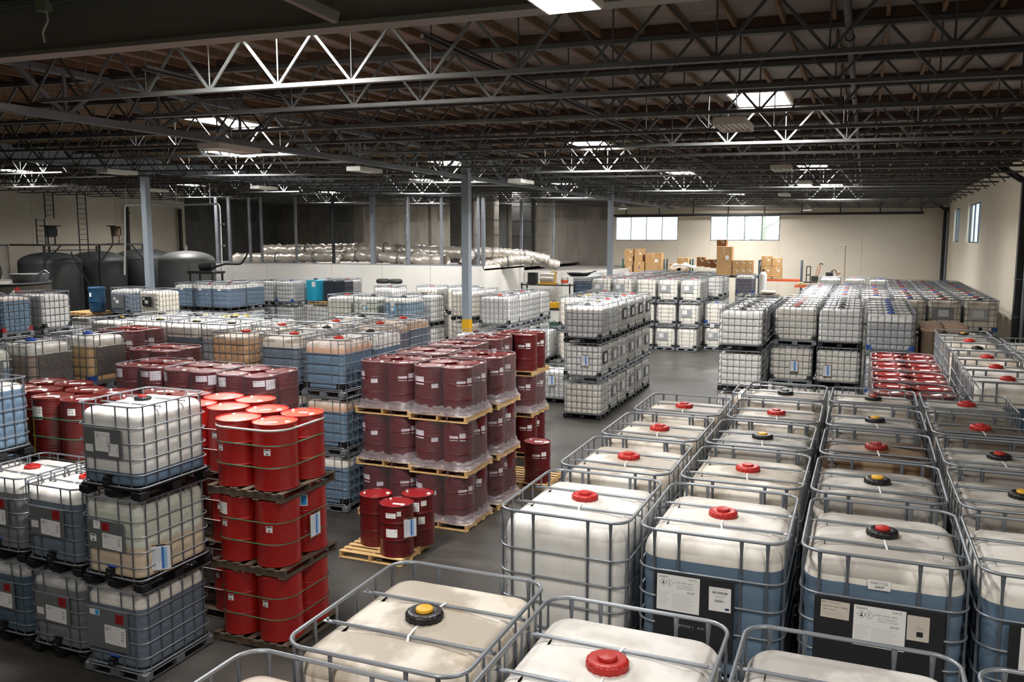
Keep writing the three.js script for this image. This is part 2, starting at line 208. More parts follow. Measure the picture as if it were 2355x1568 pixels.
function bottleGeo(style, lod, level) { // {shell, liquid}; level: height of the liquid, or 0
  return cache('b' + style + lod + '_' + level, () => {
    const st = STYLES[style], a = 0.468, b = 0.568, rc = style === 'grid' ? 0.12 : 0.15, y0 = 0.165, y1 = 0.982, rs = style === 'grid' ? 0.085 : 0.105, fine = lod < 2;
    const O = outline(a, b, rc, fine ? 8 : 4, fine ? (lod ? 24 : 30) : 8), n = O.length; let s = 0; const arc = [0];
    for (let i = 0; i < n; i++) { const p = O[i], q = O[(i + 1) % n]; s += Math.hypot(q[0] - p[0], q[1] - p[1]); arc.push(s); }
    const bulge = (x, z, nx, nz, y) => {
      let dh = 1; for (const h of [0.15, ...st.hoops, 1.02]) dh = Math.min(dh, Math.abs(y - h));
      let dv = 0.08; if (Math.abs(nz) > 0.95) for (const v of st.xs) dv = Math.min(dv, Math.abs(x - v)); if (Math.abs(nx) > 0.95) for (const v of st.zs) dv = Math.min(dv, Math.abs(z - v));
      const amp = style === 'grid' ? 0.021 : 0.009; return amp * smoothBump(dh) * (style === 'grid' ? smoothBump(dv) : 0.35 + 0.65 * smoothBump(dv)) - 0.004;
    };
    const row = (y, t, pos, uv) => { for (let i = 0; i <= n; i++) { const [x, z, nx, nz] = O[i % n], d = bulge(x, z, nx, nz, y) - t; pos.push(x + nx * d, y, z + nz * d); uv.push(arc[i], y); } };
    const strip = (rows) => { const pos = [], uv = [], idx = []; rows.forEach(([y, t]) => row(y, t, pos, uv)); for (let r = 0; r + 1 < rows.length; r++) for (let i = 0; i < n; i++) { const k = r * (n + 1) + i; idx.push(k, k + n + 1, k + 1, k + 1, k + n + 1, k + n + 2); } return [pos, idx, uv]; };
    const wallRows = (ya, yb) => { const m = Math.max(1, Math.round((yb - ya) / (fine ? (lod ? 0.024 : 0.018) : 0.09))), R = []; for (let i = 0; i <= m; i++) R.push([lerp(ya, yb, i / m), 0]); return R; };
    const bottom = [[y0 - 0.012, 0.05], [y0 + 0.004, 0.012]], sh = []; const ks = fine ? 6 : 3;
    for (let i = 1; i <= ks; i++) { const f = (i / ks) * Math.PI / 2; sh.push([y1 + rs * Math.sin(f) * 0.82, rs * (1 - Math.cos(f))]); }
    const lv = level ? Math.min(level, y1) : 0;
    const up = strip([...(lv ? [] : bottom), ...wallRows(lv || y0 + 0.02, y1)]), shoulder = strip([[y1, 0], ...sh]);
    for (let k = 0; k < shoulder[2].length; k += 2) { shoulder[2][k] = shoulder[0][(k / 2) * 3]; shoulder[2][k + 1] = shoulder[0][(k / 2) * 3 + 2]; }
    // top: shrink the last outline towards the centre; two troughs for the cross bars
    const pos = [], uv = [], idx = [], yt = y1 + rs * 0.82, rings = lod === 0 ? 26 : fine ? 10 : 3;
    for (let r = 0; r <= rings; r++) { const f = 1 - r / rings; for (let i = 0; i <= n; i++) { const [x, z, nx, nz] = O[i % n], d = bulge(x, z, nx, nz, yt) - rs, X = (x + nx * d) * f, Z = (z + nz * d) * f; let y = yt + 0.024 * (1 - f * f); if (fine) { const e = sstep(0, 0.06, 0.46 - Math.abs(X)); for (const g of [-0.2, 0.2]) y -= 0.02 * e * Math.exp(-(((Z - g) / 0.03) ** 2)); y += 0.012 * Math.exp(-(((X * X + Z * Z) / 0.021) ** 2)); } pos.push(X, y, Z); uv.push(X, Z); } }
    for (let r = 0; r < rings; r++) for (let i = 0; i < n; i++) { const k = r * (n + 1) + i; idx.push(k, k + n + 1, k + 1, k + 1, k + n + 1, k + n + 2); }
    const base = up[0].length / 3, base2 = base + shoulder[0].length / 3, shell = geom([...up[0], ...shoulder[0], ...pos], [...up[1], ...shoulder[1].map((k) => k + base), ...idx.map((k) => k + base2)], [...up[2], ...shoulder[2], ...uv]);
    shell.addGroup(0, up[1].length, 0); shell.addGroup(up[1].length, shoulder[1].length + idx.length, 1);
    { const N = shell.attributes.normal, rw = n + 1; for (const b of [base, base2]) for (let i = 0; i < rw; i++) { const p = b - rw + i, q = b + i, x = N.getX(p) + N.getX(q), y = N.getY(p) + N.getY(q), z = N.getZ(p) + N.getZ(q), l = Math.hypot(x, y, z) || 1; N.setXYZ(p, x / l, y / l, z / l); N.setXYZ(q, x / l, y / l, z / l); } }
    let liquid = null; if (lv) { const lo = strip([...bottom, ...wallRows(y0 + 0.02, lv)]); liquid = geom(...lo); }
    // smooth the seam of the closed outline
    for (const g of [shell, liquid]) if (g) { const N = g.attributes.normal, c = g.attributes.position.count; for (let k = 0; k + n < c; k += n + 1) { const x = N.getX(k) + N.getX(k + n), y = N.getY(k) + N.getY(k + n), z = N.getZ(k) + N.getZ(k + n), l = Math.hypot(x, y, z) || 1; N.setXYZ(k, x / l, y / l, z / l); N.setXYZ(k + n, x / l, y / l, z / l); } }
    return { shell, liquid };
  });
}
function postGeo(y0, y1, r, tx) { // upright tube, flattened and widened at its top where it is welded to the rail
  const prof = [[y0, r, r], [y1 - 0.14, r, r], [y1 - 0.10, r * 1.1, r * 0.85], [y1 - 0.05, r * 1.4, r * 0.55], [y1, r * 1.65, r * 0.45]], n = 8, pos = [], uv = [], idx = [];
  prof.forEach(([y, a, b]) => { for (let j = 0; j <= n; j++) { const t = (j / n) * 2 * Math.PI; pos.push(Math.cos(t) * (tx ? a : b), y, -Math.sin(t) * (tx ? b : a)); uv.push(j / n, y); } });
  for (let i = 0; i + 1 < prof.length; i++) for (let j = 0; j < n; j++) { const k = i * (n + 1) + j; idx.push(k, k + 1, k + n + 1, k + 1, k + n + 2, k + n + 1); }
  return geom(pos, idx, uv);
}
function posts(style) { const st = STYLES[style], L = []; for (const x of st.xs) for (const s of [1, -1]) L.push([x, s * (HZ - 0.012), true]); for (const z of st.zs) for (const s of [1, -1]) L.push([s * (HX - 0.012), z, false]); return L; }
function cageGeo(style, lod, plate) {
  return cache('c' + style + lod + plate, () => {
    const st = STYLES[style], nc = lod > 1 ? 2 : 4, nr = lod > 1 ? 4 : 6, r = style === 'grid' ? 0.0085 : 0.0085, g = [hoop(HX - 0.012, HZ - 0.012, st.rc, 0.0125, HT - 0.0125, nc, nr), hoop(HX - 0.012, HZ - 0.012, st.rc, 0.012, 0.155, nc, nr)];
    for (const y of st.hoops) g.push(hoop(HX - 0.008, HZ - 0.008, st.rc, r, y, nc, nr));
    for (const [x, z] of posts(style)) g.push(bar(V(x * 0.985, 0.15, z * 0.985), V(x, HT - 0.01, z), r, lod > 1 ? 4 : 5));
    for (const z of [-0.2, 0.2]) g.push(bar(V(-HX + 0.01, 1.088, z), V(HX - 0.01, 1.088, z), 0.009, 4));
    return M(g);
  });
}
function capGeo(lod, black) {
  return cache('cap' + lod + black, () => {
    const n = lod === 0 ? 96 : lod === 1 ? 24 : 12, R = 0.1, prof = [[0.086, 0], [R, 0.004], [R, 0.034], [R - 0.006, 0.046], [R * 0.82, 0.051], [R * 0.6, 0.051], [R * 0.55, 0.047], [0.0001, 0.047]], pos = [], uv = [], idx = [];
    prof.forEach(([r, y], i) => { for (let j = 0; j <= n; j++) { const t = (j / n) * 2 * Math.PI, k = lod === 0 && i >= 1 && i <= 3 ? 1 + 0.032 * sstep(0.3, 0.7, 0.5 + 0.5 * Math.cos(t * 16)) : 1; pos.push(r * k * Math.cos(t), y, r * k * Math.sin(t)); uv.push(j / n, y * 10); } });
    for (let i = 0; i + 1 < prof.length; i++) for (let j = 0; j < n; j++) { const k = i * (n + 1) + j; idx.push(k, k + n + 1, k + 1, k + 1, k + n + 1, k + n + 2); }
    return geom(pos, idx, uv);
  });
}
const plugGeo = (lod) => cache('plug' + lod, () => { const g = new THREE.LatheGeometry([[0.048, 0], [0.047, 0.012], [0.042, 0.017], [0.0001, 0.018]].map((p) => new THREE.Vector2(...p)), lod ? 12 : 32); return g; });
function palletGeo(kind, lod) { // [steel, plastic]
  return cache('p' + kind + lod, () => {
    const nc = lod > 1 ? 2 : 4, nr = lod > 1 ? 4 : 6;
    if (kind === 'plastic') {
      const g = [rbox(0.95, 0.03, 1.15, 0, 0.128, 0, 0.008)];
      for (const x of [-0.42, 0, 0.42]) for (const z of [-0.52, 0, 0.52]) g.push(rbox(0.15, 0.09, 0.14, x, 0.065, z, 0.008));
      for (const x of [-0.42, 0, 0.42]) g.push(rbox(0.11, 0.014, 1.14, x, 0.007, 0, 0.004));
      return [null, M(g)];
    }
    const s = [rbox(0.96, 0.012, 1.16, 0, 0.138, 0, 0.003), hoop(HX - 0.01, HZ - 0.01, 0.11, 0.012, 0.118, nc, nr), hoop(HX - 0.03, HZ - 0.03, 0.11, 0.010, 0.012, nc, nr)];
    for (const x of [-0.43, 0.43]) for (const z of [-0.53, 0.53]) s.push(rbox(0.13, 0.125, 0.13, x, 0.066, z, 0.02));
    for (const x of [-0.45, 0.45]) s.push(rbox(0.09, 0.125, 0.15, x, 0.066, 0, 0.015));
    for (const z of [-0.55, 0.55]) s.push(rbox(0.15, 0.125, 0.08, 0, 0.066, z, 0.015));
    return [M(s), null];
  });
}
const guardGeo = (sx, sz) => cache('g' + sx + sz, () => M([rbox(0.17, 0.12, 0.012, sx * 0.395, 0.222, sz * (HZ - 0.034), 0.004), rbox(0.012, 0.12, 0.17, sx * (HX - 0.034), 0.222, sz * 0.495, 0.004), box(0.045, 0.12, 0.012, 0, 0, 0).rotateY(Math.atan2(sx, sz)).translate(sx * (HX - 0.04), 0.222, sz * (HZ - 0.04))]));
const valveGeo = cache('valve', () => M([bar(V(0, 0.235, 0.55), V(0, 0.235, 0.60), 0.05, 12), rbox(0.09, 0.10, 0.07, 0, 0.225, 0.6, 0.01), bar(V(0, 0.215, 0.6), V(0, 0.19, 0.655), 0.035, 12)]));
const valveHandle = { blue: MT.cap.blue, red: MT.cap.red, black: MT.blackPlastic, white: MT.bung };
const handleGeo = cache('vh', () => rbox(0.15, 0.018, 0.03, 0.03, 0.30, 0.605, 0.005));
const recessGeo = cache('rec', () => rbox(0.26, 0.15, 0.02, 0, 0.225, 0.548, 0.008));

const ibcCache = {};
const DEF = { style: 'ring', lod: 1, body: 'white', top: 'clean', liq: null, lev: 0, liq2: null, cap: 'red', plug: null, pal: 'plastic', guard: null, plate: null, papers: null, valve: null, recess: false, galv: 'galv', tie: true };
function ibcProto(o) {
  const key = JSON.stringify(o); if (ibcCache[key]) return ibcCache[key];
  const t = group('tank'), lod = o.lod, st = STYLES[o.style], steel = MT[o.galv], g = bottleGeo(o.style, lod, o.liq ? o.lev : 0);
  const bottle = part('bottle', g.shell, [body(o.body), topMat(o.top, o.body)], t);
  if (g.liquid) part('liquid', g.liquid, body(o.liq), bottle, o.liq + ' liquid showing through the wall');
  if (lod === 0) {
    part('top_rail', cache('tr' + o.style, () => hoop(HX - 0.012, HZ - 0.012, st.rc, 0.0112, HT - 0.0125, 10, 10)), steel, t);
    part('base_rail', cache('br' + o.style, () => hoop(HX - 0.012, HZ - 0.012, st.rc, 0.012, 0.155, 8, 8)), steel, t);
    for (const y of st.hoops) part('hoop', cache('hp' + o.style + y, () => hoop(HX - 0.008, HZ - 0.008, st.rc, 0.0082, y, 8, 8)), steel, t);
    for (const [x, z, tx] of posts(o.style)) { const m = part('upright', cache('post' + tx, () => postGeo(0.15, HT - 0.018, 0.0088, tx)), MT.galvDark, t); m.position.set(x * 0.985, 0, z * 0.985); }
    for (const z of [-0.2, 0.2]) part('cross_bar', cache('cb' + z, () => M([bar(V(-HX + 0.06, 1.088, z), V(HX - 0.06, 1.088, z), 0.0105, 10), box(0.07, 0.005, 0.03, -HX + 0.035, 1.086, z), box(0.07, 0.005, 0.03, HX - 0.035, 1.086, z), bar(V(-HX + 0.025, 1.08, z), V(-HX + 0.025, 1.105, z), 0.007, 6), bar(V(HX - 0.025, 1.08, z), V(HX - 0.025, 1.105, z), 0.007, 6)])), steel, t);
  } else part('cage', cageGeo(o.style, lod), steel, t);
  if (o.cap) { const cap = part('cap', capGeo(lod), MT.cap[o.cap], t); cap.position.y = 1.092; if (o.plug) { const p = part('plug', plugGeo(lod), MT.cap[o.plug], cap, o.plug + ' centre plug'); p.position.y = 0.05; } else if (lod < 2) { const p = part('plug', plugGeo(lod), MT.cap[o.cap], cap); p.position.y = 0.05; } }
  if (lod === 0 && o.tie) for (const s of [-1, 1]) part('seal_tie', cache('tie' + s, () => M([beam(V(0.01, 1.10, s * 0.1), V(0.02, 1.097, s * 0.215), 0.012, 0.003), beam(V(0.02, 1.097, s * 0.215), V(0.03, 1.075, s * 0.245), 0.012, 0.003)])), MT.tie, t);
  const [ps, pp] = palletGeo(o.pal, lod); part('pallet', ps || pp, ps ? steel : MT.blackPlastic, t);
  if (o.guard && lod < 3) for (const sx of [-1, 1]) for (const sz of [-1, 1]) part('corner_guard', guardGeo(sx, sz), MT.guards[o.guard], t);
  if (o.recess) part('valve_guard', recessGeo, MT.guards[o.guard || 'black'], t);
  if (o.valve) { const v = part('valve', valveGeo, MT.blackPlastic, t); part('handle', handleGeo, valveHandle[o.valve], v); }
  if (o.plate) {
    const big = o.plate !== 'silverSmall', [mat, w, h, px, py] = { grey: [MT.plate.grey, 0.60, 0.37, -0.04, 0.675], black: [MT.plate.black, 0.62, 0.56, -0.02, 0.572], silver: [MT.plate.silver, 0.5, 0.36, -0.08, 0.68], blackNarrow: [MT.plate.black, 0.53, 0.56, -0.09, 0.572], blackWide: [MT.plate.black, 0.75, 0.56, -0.02, 0.572], blackSmall: [MT.plate.black, 0.48, 0.36, -0.05, 0.69], wide: [MT.plate.brushed, 0.74, 0.55, 0.03, 0.59], greyTall: [MT.plate.grey, 0.66, 0.52, -0.06, 0.62] }[o.plate];
    const pl = part('label_plate', cache('pl' + o.plate, () => rbox(w, 0.006, h, 0, 0, 0, 0.002).rotateX(Math.PI / 2)), mat, t); pl.position.set(px, py, HZ + 0.004);
    for (const [k, w2, h2, x, y, tilt] of o.papers || []) { const c = part('paper_label', cache('cd' + w2 + h2, () => card(w2, h2)), pm(k), pl); c.position.set(x, y, 0.0045); c.rotation.z = tilt || 0; }
  } else for (const [k, w2, h2, x, y, tilt] of o.papers || []) { const c = part('paper_label', cache('cd' + w2 + h2, () => card(w2, h2)), pm(k), t); c.position.set(x, y, HZ + 0.003); c.rotation.z = tilt || 0; }
  return (ibcCache[key] = t);
}
let nTanks = 0;
function tank(x, z, lv, rot, opt, label, grp, base = null, jit = 1) {
  const o = { ...DEF, ...opt }, t = ibcProto(o).clone(); nTanks++;
  place(t, 'caged_tank', label, 'tank', grp, x + jit * rr(-0.012, 0.012), base ?? lv * HT, z + jit * rr(-0.012, 0.012), rot + jit * rr(-0.012, 0.012));
  if (opt.sy) t.scale.y = opt.sy;
  return t;
}
const Q = Math.PI / 2, NTH = ['first', 'second', 'third', 'fourth', 'fifth', 'sixth', 'seventh', 'eighth', 'ninth', 'tenth', 'eleventh', 'twelfth'], TIER = ['bottom', 'middle', 'top'];

// ---------- the building ----------
const yd = (x) => x > -12.7 ? lerp(8.42, 8.15, (x + 12.7) / 17.5) : x > -27.5 ? lerp(8.72, 8.42, (x + 27.5) / 14.8) : lerp(8.9, 8.72, (x + 47) / 19.5);
const XL = -47, XR = 4.8, ZB = -61, ZF = 7, XA = -12.7, XB = -27.5, W = 0.25;
{
  const f = box(XR - XL + 2 * W, 0.3, ZF - ZB + 2 * W, (XL + XR) / 2, -0.15, (ZF + ZB) / 2); metricUV(f); smesh('floor', f, MT.floor);
  // outside ground
  smesh('ground', metricUV(box(160, 0.2, 160, -20, -0.45, -27)), S({ color: 0x6f7466, roughness: 1 }));
}
function wallZ(name, x0, x1, z, h0, h1, holes, mat, out = -1) { // wall across x at z, outside on the far side
  const g = struct(name); let cuts = [x0, ...holes.flatMap((h) => [h[0], h[1]]), x1];
  for (let i = 0; i + 1 < cuts.length; i++) { const a = cuts[i], b = cuts[i + 1], hole = i % 2 ? holes[(i - 1) / 2] : null; const n = Math.max(1, Math.round((b - a) / 6.5));
    if (hole) { for (const [y0, y1] of [[0, hole[2]], [hole[3], h1]]) part('wall_panel', metricUV(box(b - a, y1 - y0, W, (a + b) / 2, (y0 + y1) / 2, z + out * W / 2)), mat, g); }
    else for (let k = 0; k < n; k++) { const p = lerp(a, b, k / n), q = lerp(a, b, (k + 1) / n); part('wall_panel', metricUV(box(q - p - 0.02, h1, W, (p + q) / 2, h1 / 2, z + out * W / 2)), mat, g); part('joint_seal', box(0.03, h1, W - 0.04, q, h1 / 2, z + out * (W / 2 + 0.005)), mat, g); } }
  return g;
}
function wallX(name, z0, z1, x, h1, holes, mat, out = 1) {
  const g = struct(name), cuts = [z0, ...holes.flatMap((h) => [h[0], h[1]]), z1];
  for (let i = 0; i + 1 < cuts.length; i++) { const a = cuts[i], b = cuts[i + 1], hole = i % 2 ? holes[(i - 1) / 2] : null; const n = Math.max(1, Math.round((b - a) / 6.5));
    if (hole) { for (const [y0, y1] of [[0, hole[2]], [hole[3], h1]]) part('wall_panel', metricUV(box(W, y1 - y0, b - a, x + out * W / 2, (y0 + y1) / 2, (a + b) / 2)), mat, g); }
    else for (let k = 0; k < n; k++) { const p = lerp(a, b, k / n), q = lerp(a, b, (k + 1) / n); part('wall_panel', metricUV(box(W, h1, q - p - 0.02, x + out * W / 2, h1 / 2, (p + q) / 2)), mat, g); part('joint_seal', box(W - 0.04, h1, 0.03, x + out * (W / 2 + 0.005), h1 / 2, q), mat, g); } }
  return g;
}
wallZ('wall_back', -17.3, XR + W, ZB, 0, 8.9, [[-16.98, -12.39, 5.2, 6.92], [-10.12, -5.43, 5.2, 6.92]], MT.wallwhite);
wallZ('wall_back_grey', XL - W, -17.3, ZB, 0, 9.2, [], MT.wallgrey);
wallX('wall_right', ZB - W, ZF + W, XR, 8.9, [[-57.1, -53.8, 5.15, 7.1], [-49.9, -44.5, 5.15, 7.1]], MT.wallwhite);
wallX('wall_left', -50, ZF + W, XL, 9.3, [], MT.wallwhite, -1);
wallX('wall_left_grey', ZB - W, -50, XL, 9.3, [], MT.walldark, -1);
wallZ('wall_front', XL - W, XR + W, ZF, 0, 9.2, [], MT.wallgrey, 1);
function windowZ(n, x0, x1, y0, y1, z) {
  const g = struct('window_' + n), f = [], zc = z - 0.16;
  part('window_frame', M([box(x1 - x0, 0.06, 0.07, (x0 + x1) / 2, y0 + 0.03, zc), box(x1 - x0, 0.06, 0.07, (x0 + x1) / 2, y1 - 0.03, zc), box(0.06, y1 - y0, 0.07, x0 + 0.03, (y0 + y1) / 2, zc), box(0.06, y1 - y0, 0.07, x1 - 0.03, (y0 + y1) / 2, zc)]), MT.frame, g);
  for (let i = 0; i < 4; i++) { const a = lerp(x0, x1, i / 4), b = lerp(x0, x1, (i + 1) / 4); if (i) part('mullion', box(0.05, y1 - y0, 0.07, a, (y0 + y1) / 2, zc), MT.frame, g); part('pane', box(b - a - 0.05, y1 - y0 - 0.1, 0.004, (a + b) / 2, (y0 + y1) / 2, zc), MT.glass, g); }
}
windowZ(1, -16.98, -12.39, 5.2, 6.92, ZB); windowZ(2, -10.12, -5.43, 5.2, 6.92, ZB);
function windowX(n, z0, z1, y0, y1, x) {
  const g = struct('window_' + n), xc = x + 0.16;
  part('window_frame', M([box(0.07, 0.06, z1 - z0, xc, y0 + 0.03, (z0 + z1) / 2), box(0.07, 0.06, z1 - z0, xc, y1 - 0.03, (z0 + z1) / 2), box(0.07, y1 - y0, 0.06, xc, (y0 + y1) / 2, z0 + 0.03), box(0.07, y1 - y0, 0.06, xc, (y0 + y1) / 2, z1 - 0.03)]), MT.frame, g);
  for (let i = 0; i < 3; i++) { const a = lerp(z0, z1, i / 3), b = lerp(z0, z1, (i + 1) / 3); if (i) part('mullion', box(0.07, y1 - y0, 0.05, xc, (y0 + y1) / 2, a), MT.frame, g); part('pane', box(0.004, y1 - y0 - 0.1, b - a - 0.05, xc, (y0 + y1) / 2, (a + b) / 2), MT.glass, g); }
}
windowX(3, -57.1, -53.8, 5.15, 7.1, XR); windowX(4, -49.9, -44.5, 5.15, 7.1, XR);

// roof: joist lines across x, every 2.4 m; deck strips between them with skylight openings
const JZ = [-2.6, -5.05, -7.6, -9.9, -11.8, -14.1, -16.45, -18.85]; while (JZ[JZ.length - 1] > -58.2) JZ.push(JZ[JZ.length - 1] - 2.44);
const SKY = [[-7.4, 2], [-2.05, 6], [-7.8, 9], [-15.3, 6], [-15.35, 11], [-7.6, 14], [-2.0, 13], [-15.5, 17], [-1.75, 18], [-7.9, 22], [-39.5, 16], [-22, 21], [-39.2, 11], [-29.5, 8], [-21.6, 9], [-22, 15], [-29, 14], [-29.5, 21], [-36, 20]]; // x, bay (between JZ[bay] and JZ[bay + 1])
function slab(x0, x1, z0, z1, f0, f1) { // a sheet following the roof, underside at f0(x), top at f1(x)
  const p = [], A = (x, f, z) => [x, f(x), z], q = (a, b, c, d) => p.push(...a, ...b, ...c, ...a, ...c, ...d);
  const v = (x, t, z) => A(x, t ? f1 : f0, z), a = v(x0, 0, z0), b = v(x1, 0, z0), c = v(x1, 0, z1), d = v(x0, 0, z1), e = v(x0, 1, z0), f = v(x1, 1, z0), g = v(x1, 1, z1), h = v(x0, 1, z1);
  q(a, b, c, d); q(e, h, g, f); q(a, e, f, b); q(d, c, g, h); q(a, d, h, e); q(b, f, g, c);
  const G = new THREE.BufferGeometry(); G.setAttribute('position', new THREE.Float32BufferAttribute(p, 3)); G.setAttribute('uv', new THREE.Float32BufferAttribute(new Float32Array(p.length / 3 * 2), 2)); G.computeVertexNormals(); return metricUV(G);
}
{
  const deck = struct('ceiling'), bays = [[ZF + W, JZ[0]]]; for (let i = 0; i + 1 < JZ.length; i++) bays.push([JZ[i], JZ[i + 1]]); bays.push([JZ[JZ.length - 1], ZB - W]);
  bays.forEach(([za, zb], bi) => {
    const k = bi - 1, hs = SKY.filter((s) => s[1] === k).map((s) => [s[0] - 0.56, s[0] + 0.56]).sort((a, b) => a[0] - b[0]);
    let cuts = [XL - W, ...hs.flat(), XR + W]; for (const x of [XB, XA]) if (!hs.some((h) => h[0] < x && x < h[1])) cuts.push(x); cuts.sort((a, b) => a - b);
    for (let i = 0; i + 1 < cuts.length; i++) { if (hs.some((h) => Math.abs(h[0] - cuts[i]) < 1e-6)) continue; part('deck_panel', slab(cuts[i], cuts[i + 1], Math.min(za, zb), Math.max(za, zb), yd, (x) => yd(x) + 0.14), MT.ply, deck); }
  });
}
// skylights: an opening with a curb, a milky dome panel that the daylight makes glow
const skyGlow = S({ color: 0xffffff, roughness: 0.6, emissive: new THREE.Color(1, 0.93, 0.87), emissiveIntensity: 2.6 }), curbMat = S({ color: 0xe9e2d8, roughness: 0.7 });
const skyPlace = ['nearest lit truss, above the great beam', 'above the lit truss right of the aisle', 'over the middle aisle beyond the red drums', 'left, behind the big girder', 'behind the tall middle pillar', 'far over the white stacks', 'right, beyond the hanging lamp', 'far left of the middle pillar', 'far right near the back wall', 'farthest before the back windows', 'over the silos', 'over the foil ducts', 'over the gantry', 'over the blue tanks on the left', 'between girder and left beam', 'right of the left grey pillars top', 'over the lone pale tank', 'far left before the grey back wall', 'farthest left before the grey back wall'];
SKY.forEach(([x, k], i) => {
  const z1 = JZ[k] - 0.08, z0 = JZ[k + 1] + 0.08, zc = (z0 + z1) / 2, L = z1 - z0, y = yd(x), g = group('skylight');
  part('curb', M([box(0.05, 0.5, L, -0.53, 0.12, 0), box(0.05, 0.5, L, 0.53, 0.12, 0), box(1.01, 0.5, 0.05, 0, 0.12, L / 2 - 0.025), box(1.01, 0.5, 0.05, 0, 0.12, -L / 2 + 0.025)]), curbMat, g);
  part('diffuser', new THREE.BoxGeometry(1.05, 0.02, L - 0.1).translate(0, 0.2, 0), skyGlow, g);
  place(g, 'skylight', 'glowing roof skylight, ' + skyPlace[i], 'skylight', null, x, y, zc);
  const l = new THREE.RectAreaLight(new THREE.Color(...DAY), x < -35 ? SKYL * 0.65 : SKYL, 1.02, L - 0.12); l.position.set(x, y + 0.17, zc); l.rotation.x = -Q; scene.add(l);
});
// purlins: rough-sawn timber between the joists
{
  const roofTimber = struct('ceiling_timber'); const near = [], far = [];
  for (let i = 0; i + 1 < JZ.length; i++) {
    const z1 = JZ[i], z0 = JZ[i + 1], xmin = i < 12 ? -27 : -27;
    for (let x = 4.4; x > XL + 0.5; x -= 0.61) { if (SKY.some((s) => s[1] === i && Math.abs(s[0] - x) < 0.55)) continue; const g = () => metricUV(box(0.045, 0.11, z1 - z0 - 0.09, x, yd(x) - 0.056, (z0 + z1) / 2)); (x > -13.5 && i < 15 && i > 1 ? near : far).push([Math.hypot(x, z1), g]); }
  }
  near.sort((a, b) => a[0] - b[0]); near.splice(300).forEach((e) => far.push(e));
  near.forEach(([, g]) => part('purlin', g(), MT.purlin, roofTimber));
  const m = part('purlin', M(far.map(([, g]) => g())), MT.purlin, roofTimber); m.userData.kind = 'stuff';
  JZ.forEach((z, i) => { if (i > 1) for (const [a, b] of [[XL, XB], [XB, XA], [XA, XR]]) part('nailer', slab(a, b, z - 0.045, z + 0.045, (x) => yd(x) - 0.14, (x) => yd(x) - 0.001), MT.nailer, roofTimber); });
}
// open-web joists
function joistGeo(a, b, n, top, bot, web) { // along x from a to b
  const P2 = (x, o) => V(x, yd(x) - o, 0), g = [], N = Math.round((b - a) / 1.22), d = (b - a) / N;
  for (let i = 0; i < N; i++) { const x0 = a + i * d, xm = x0 + d / 2, x1 = x0 + d; g.push(beam(P2(x0, bot), P2(xm, top), 0.03, web), beam(P2(xm, top), P2(x1, bot), 0.03, web), bar(P2(x0, bot), P2(x0, top), 0.012, 4)); }
  return M(g);
}
JZ.forEach((z, i) => {
  if (i < 3) return;
  for (const [a, b, n] of [[XA, XR - 0.1, 'right'], [XB, XA, 'middle'], [XL + 0.3, XB, 'left']]) {
    const t = struct('roof_joist'); t.position.z = z; const e = 0.25;
    part('top_chord', M([slab(a, b, -0.06, -0.008, (x) => yd(x) - 0.21, (x) => yd(x) - 0.145), slab(a, b, 0.008, 0.06, (x) => yd(x) - 0.21, (x) => yd(x) - 0.145)]), MT.joist, t);
    part('bottom_chord', slab(a + 0.6, b - 0.6, -0.05, 0.05, (x) => yd(x) - 0.89, (x) => yd(x) - 0.835), MT.joist, t);
    part('web_lacing', cache('jw' + n, () => joistGeo(a + 0.4, b - 0.4, 12, 0.18, 0.86, 0.036)), MT.joist, t);
  }
});
// big I-beam crossing above the camera
function ibeam(name, p, q, h, w, mat, flange = 0.03) { // p, q: underside points
  const g = struct(name), up = V(0, 1, 0), o = (a, y) => a.clone().addScaledVector(up, y);
  part('bottom_flange', beam(o(p, flange / 2), o(q, flange / 2), w, flange), mat, g); part('top_flange', beam(o(p, h - flange / 2), o(q, h - flange / 2), w, flange), mat, g); part('web_plate', beam(o(p, h / 2), o(q, h / 2), 0.02, h - 2 * flange), mat, g); return g;
}
const bm = ibeam('roof_beam', V(XA, 7.62, -7.6), V(XR, 7.36, -7.6), 0.66, 0.24, MT.beam, 0.05);
part('conduit', M([bar(V(XA, 8.23, -7.42), V(XR, 7.97, -7.42), 0.022, 6), bar(V(XA, 8.17, -7.42), V(XR, 7.91, -7.42), 0.016, 6)]), MT.paint, bm);
part('junction_box', box(0.16, 0.13, 0.1, -8.9, 8.08, -7.4), S({ color: 0x7d8f74, roughness: 0.6 }), bm);
part('hanging_cable', tube([V(-8.87, 8.02, -7.4), V(-8.83, 7.9, -7.38), V(-8.92, 7.78, -7.38), V(-8.9, 7.66, -7.38)], 0.012, 6), MT.pipe, bm);
part('knee_brace', beam(V(-4.95, 7.58, -7.45), V(-5.9, 8.1, -5.6), 0.09, 0.1), MT.beam, bm);
const bb = ibeam('roof_beam', V(XB, 8.06, -10), V(XB, 8.06, ZB), 0.6, 0.22, MT.column, 0.03);
JZ.forEach((z, i) => { if (i > 5 && i % 1 === 0) part('knee_brace', beam(V(XB + 0.05, 8.12, z), V(XB + 1.1, 7.88, z), 0.05, 0.06), MT.column, bb); });
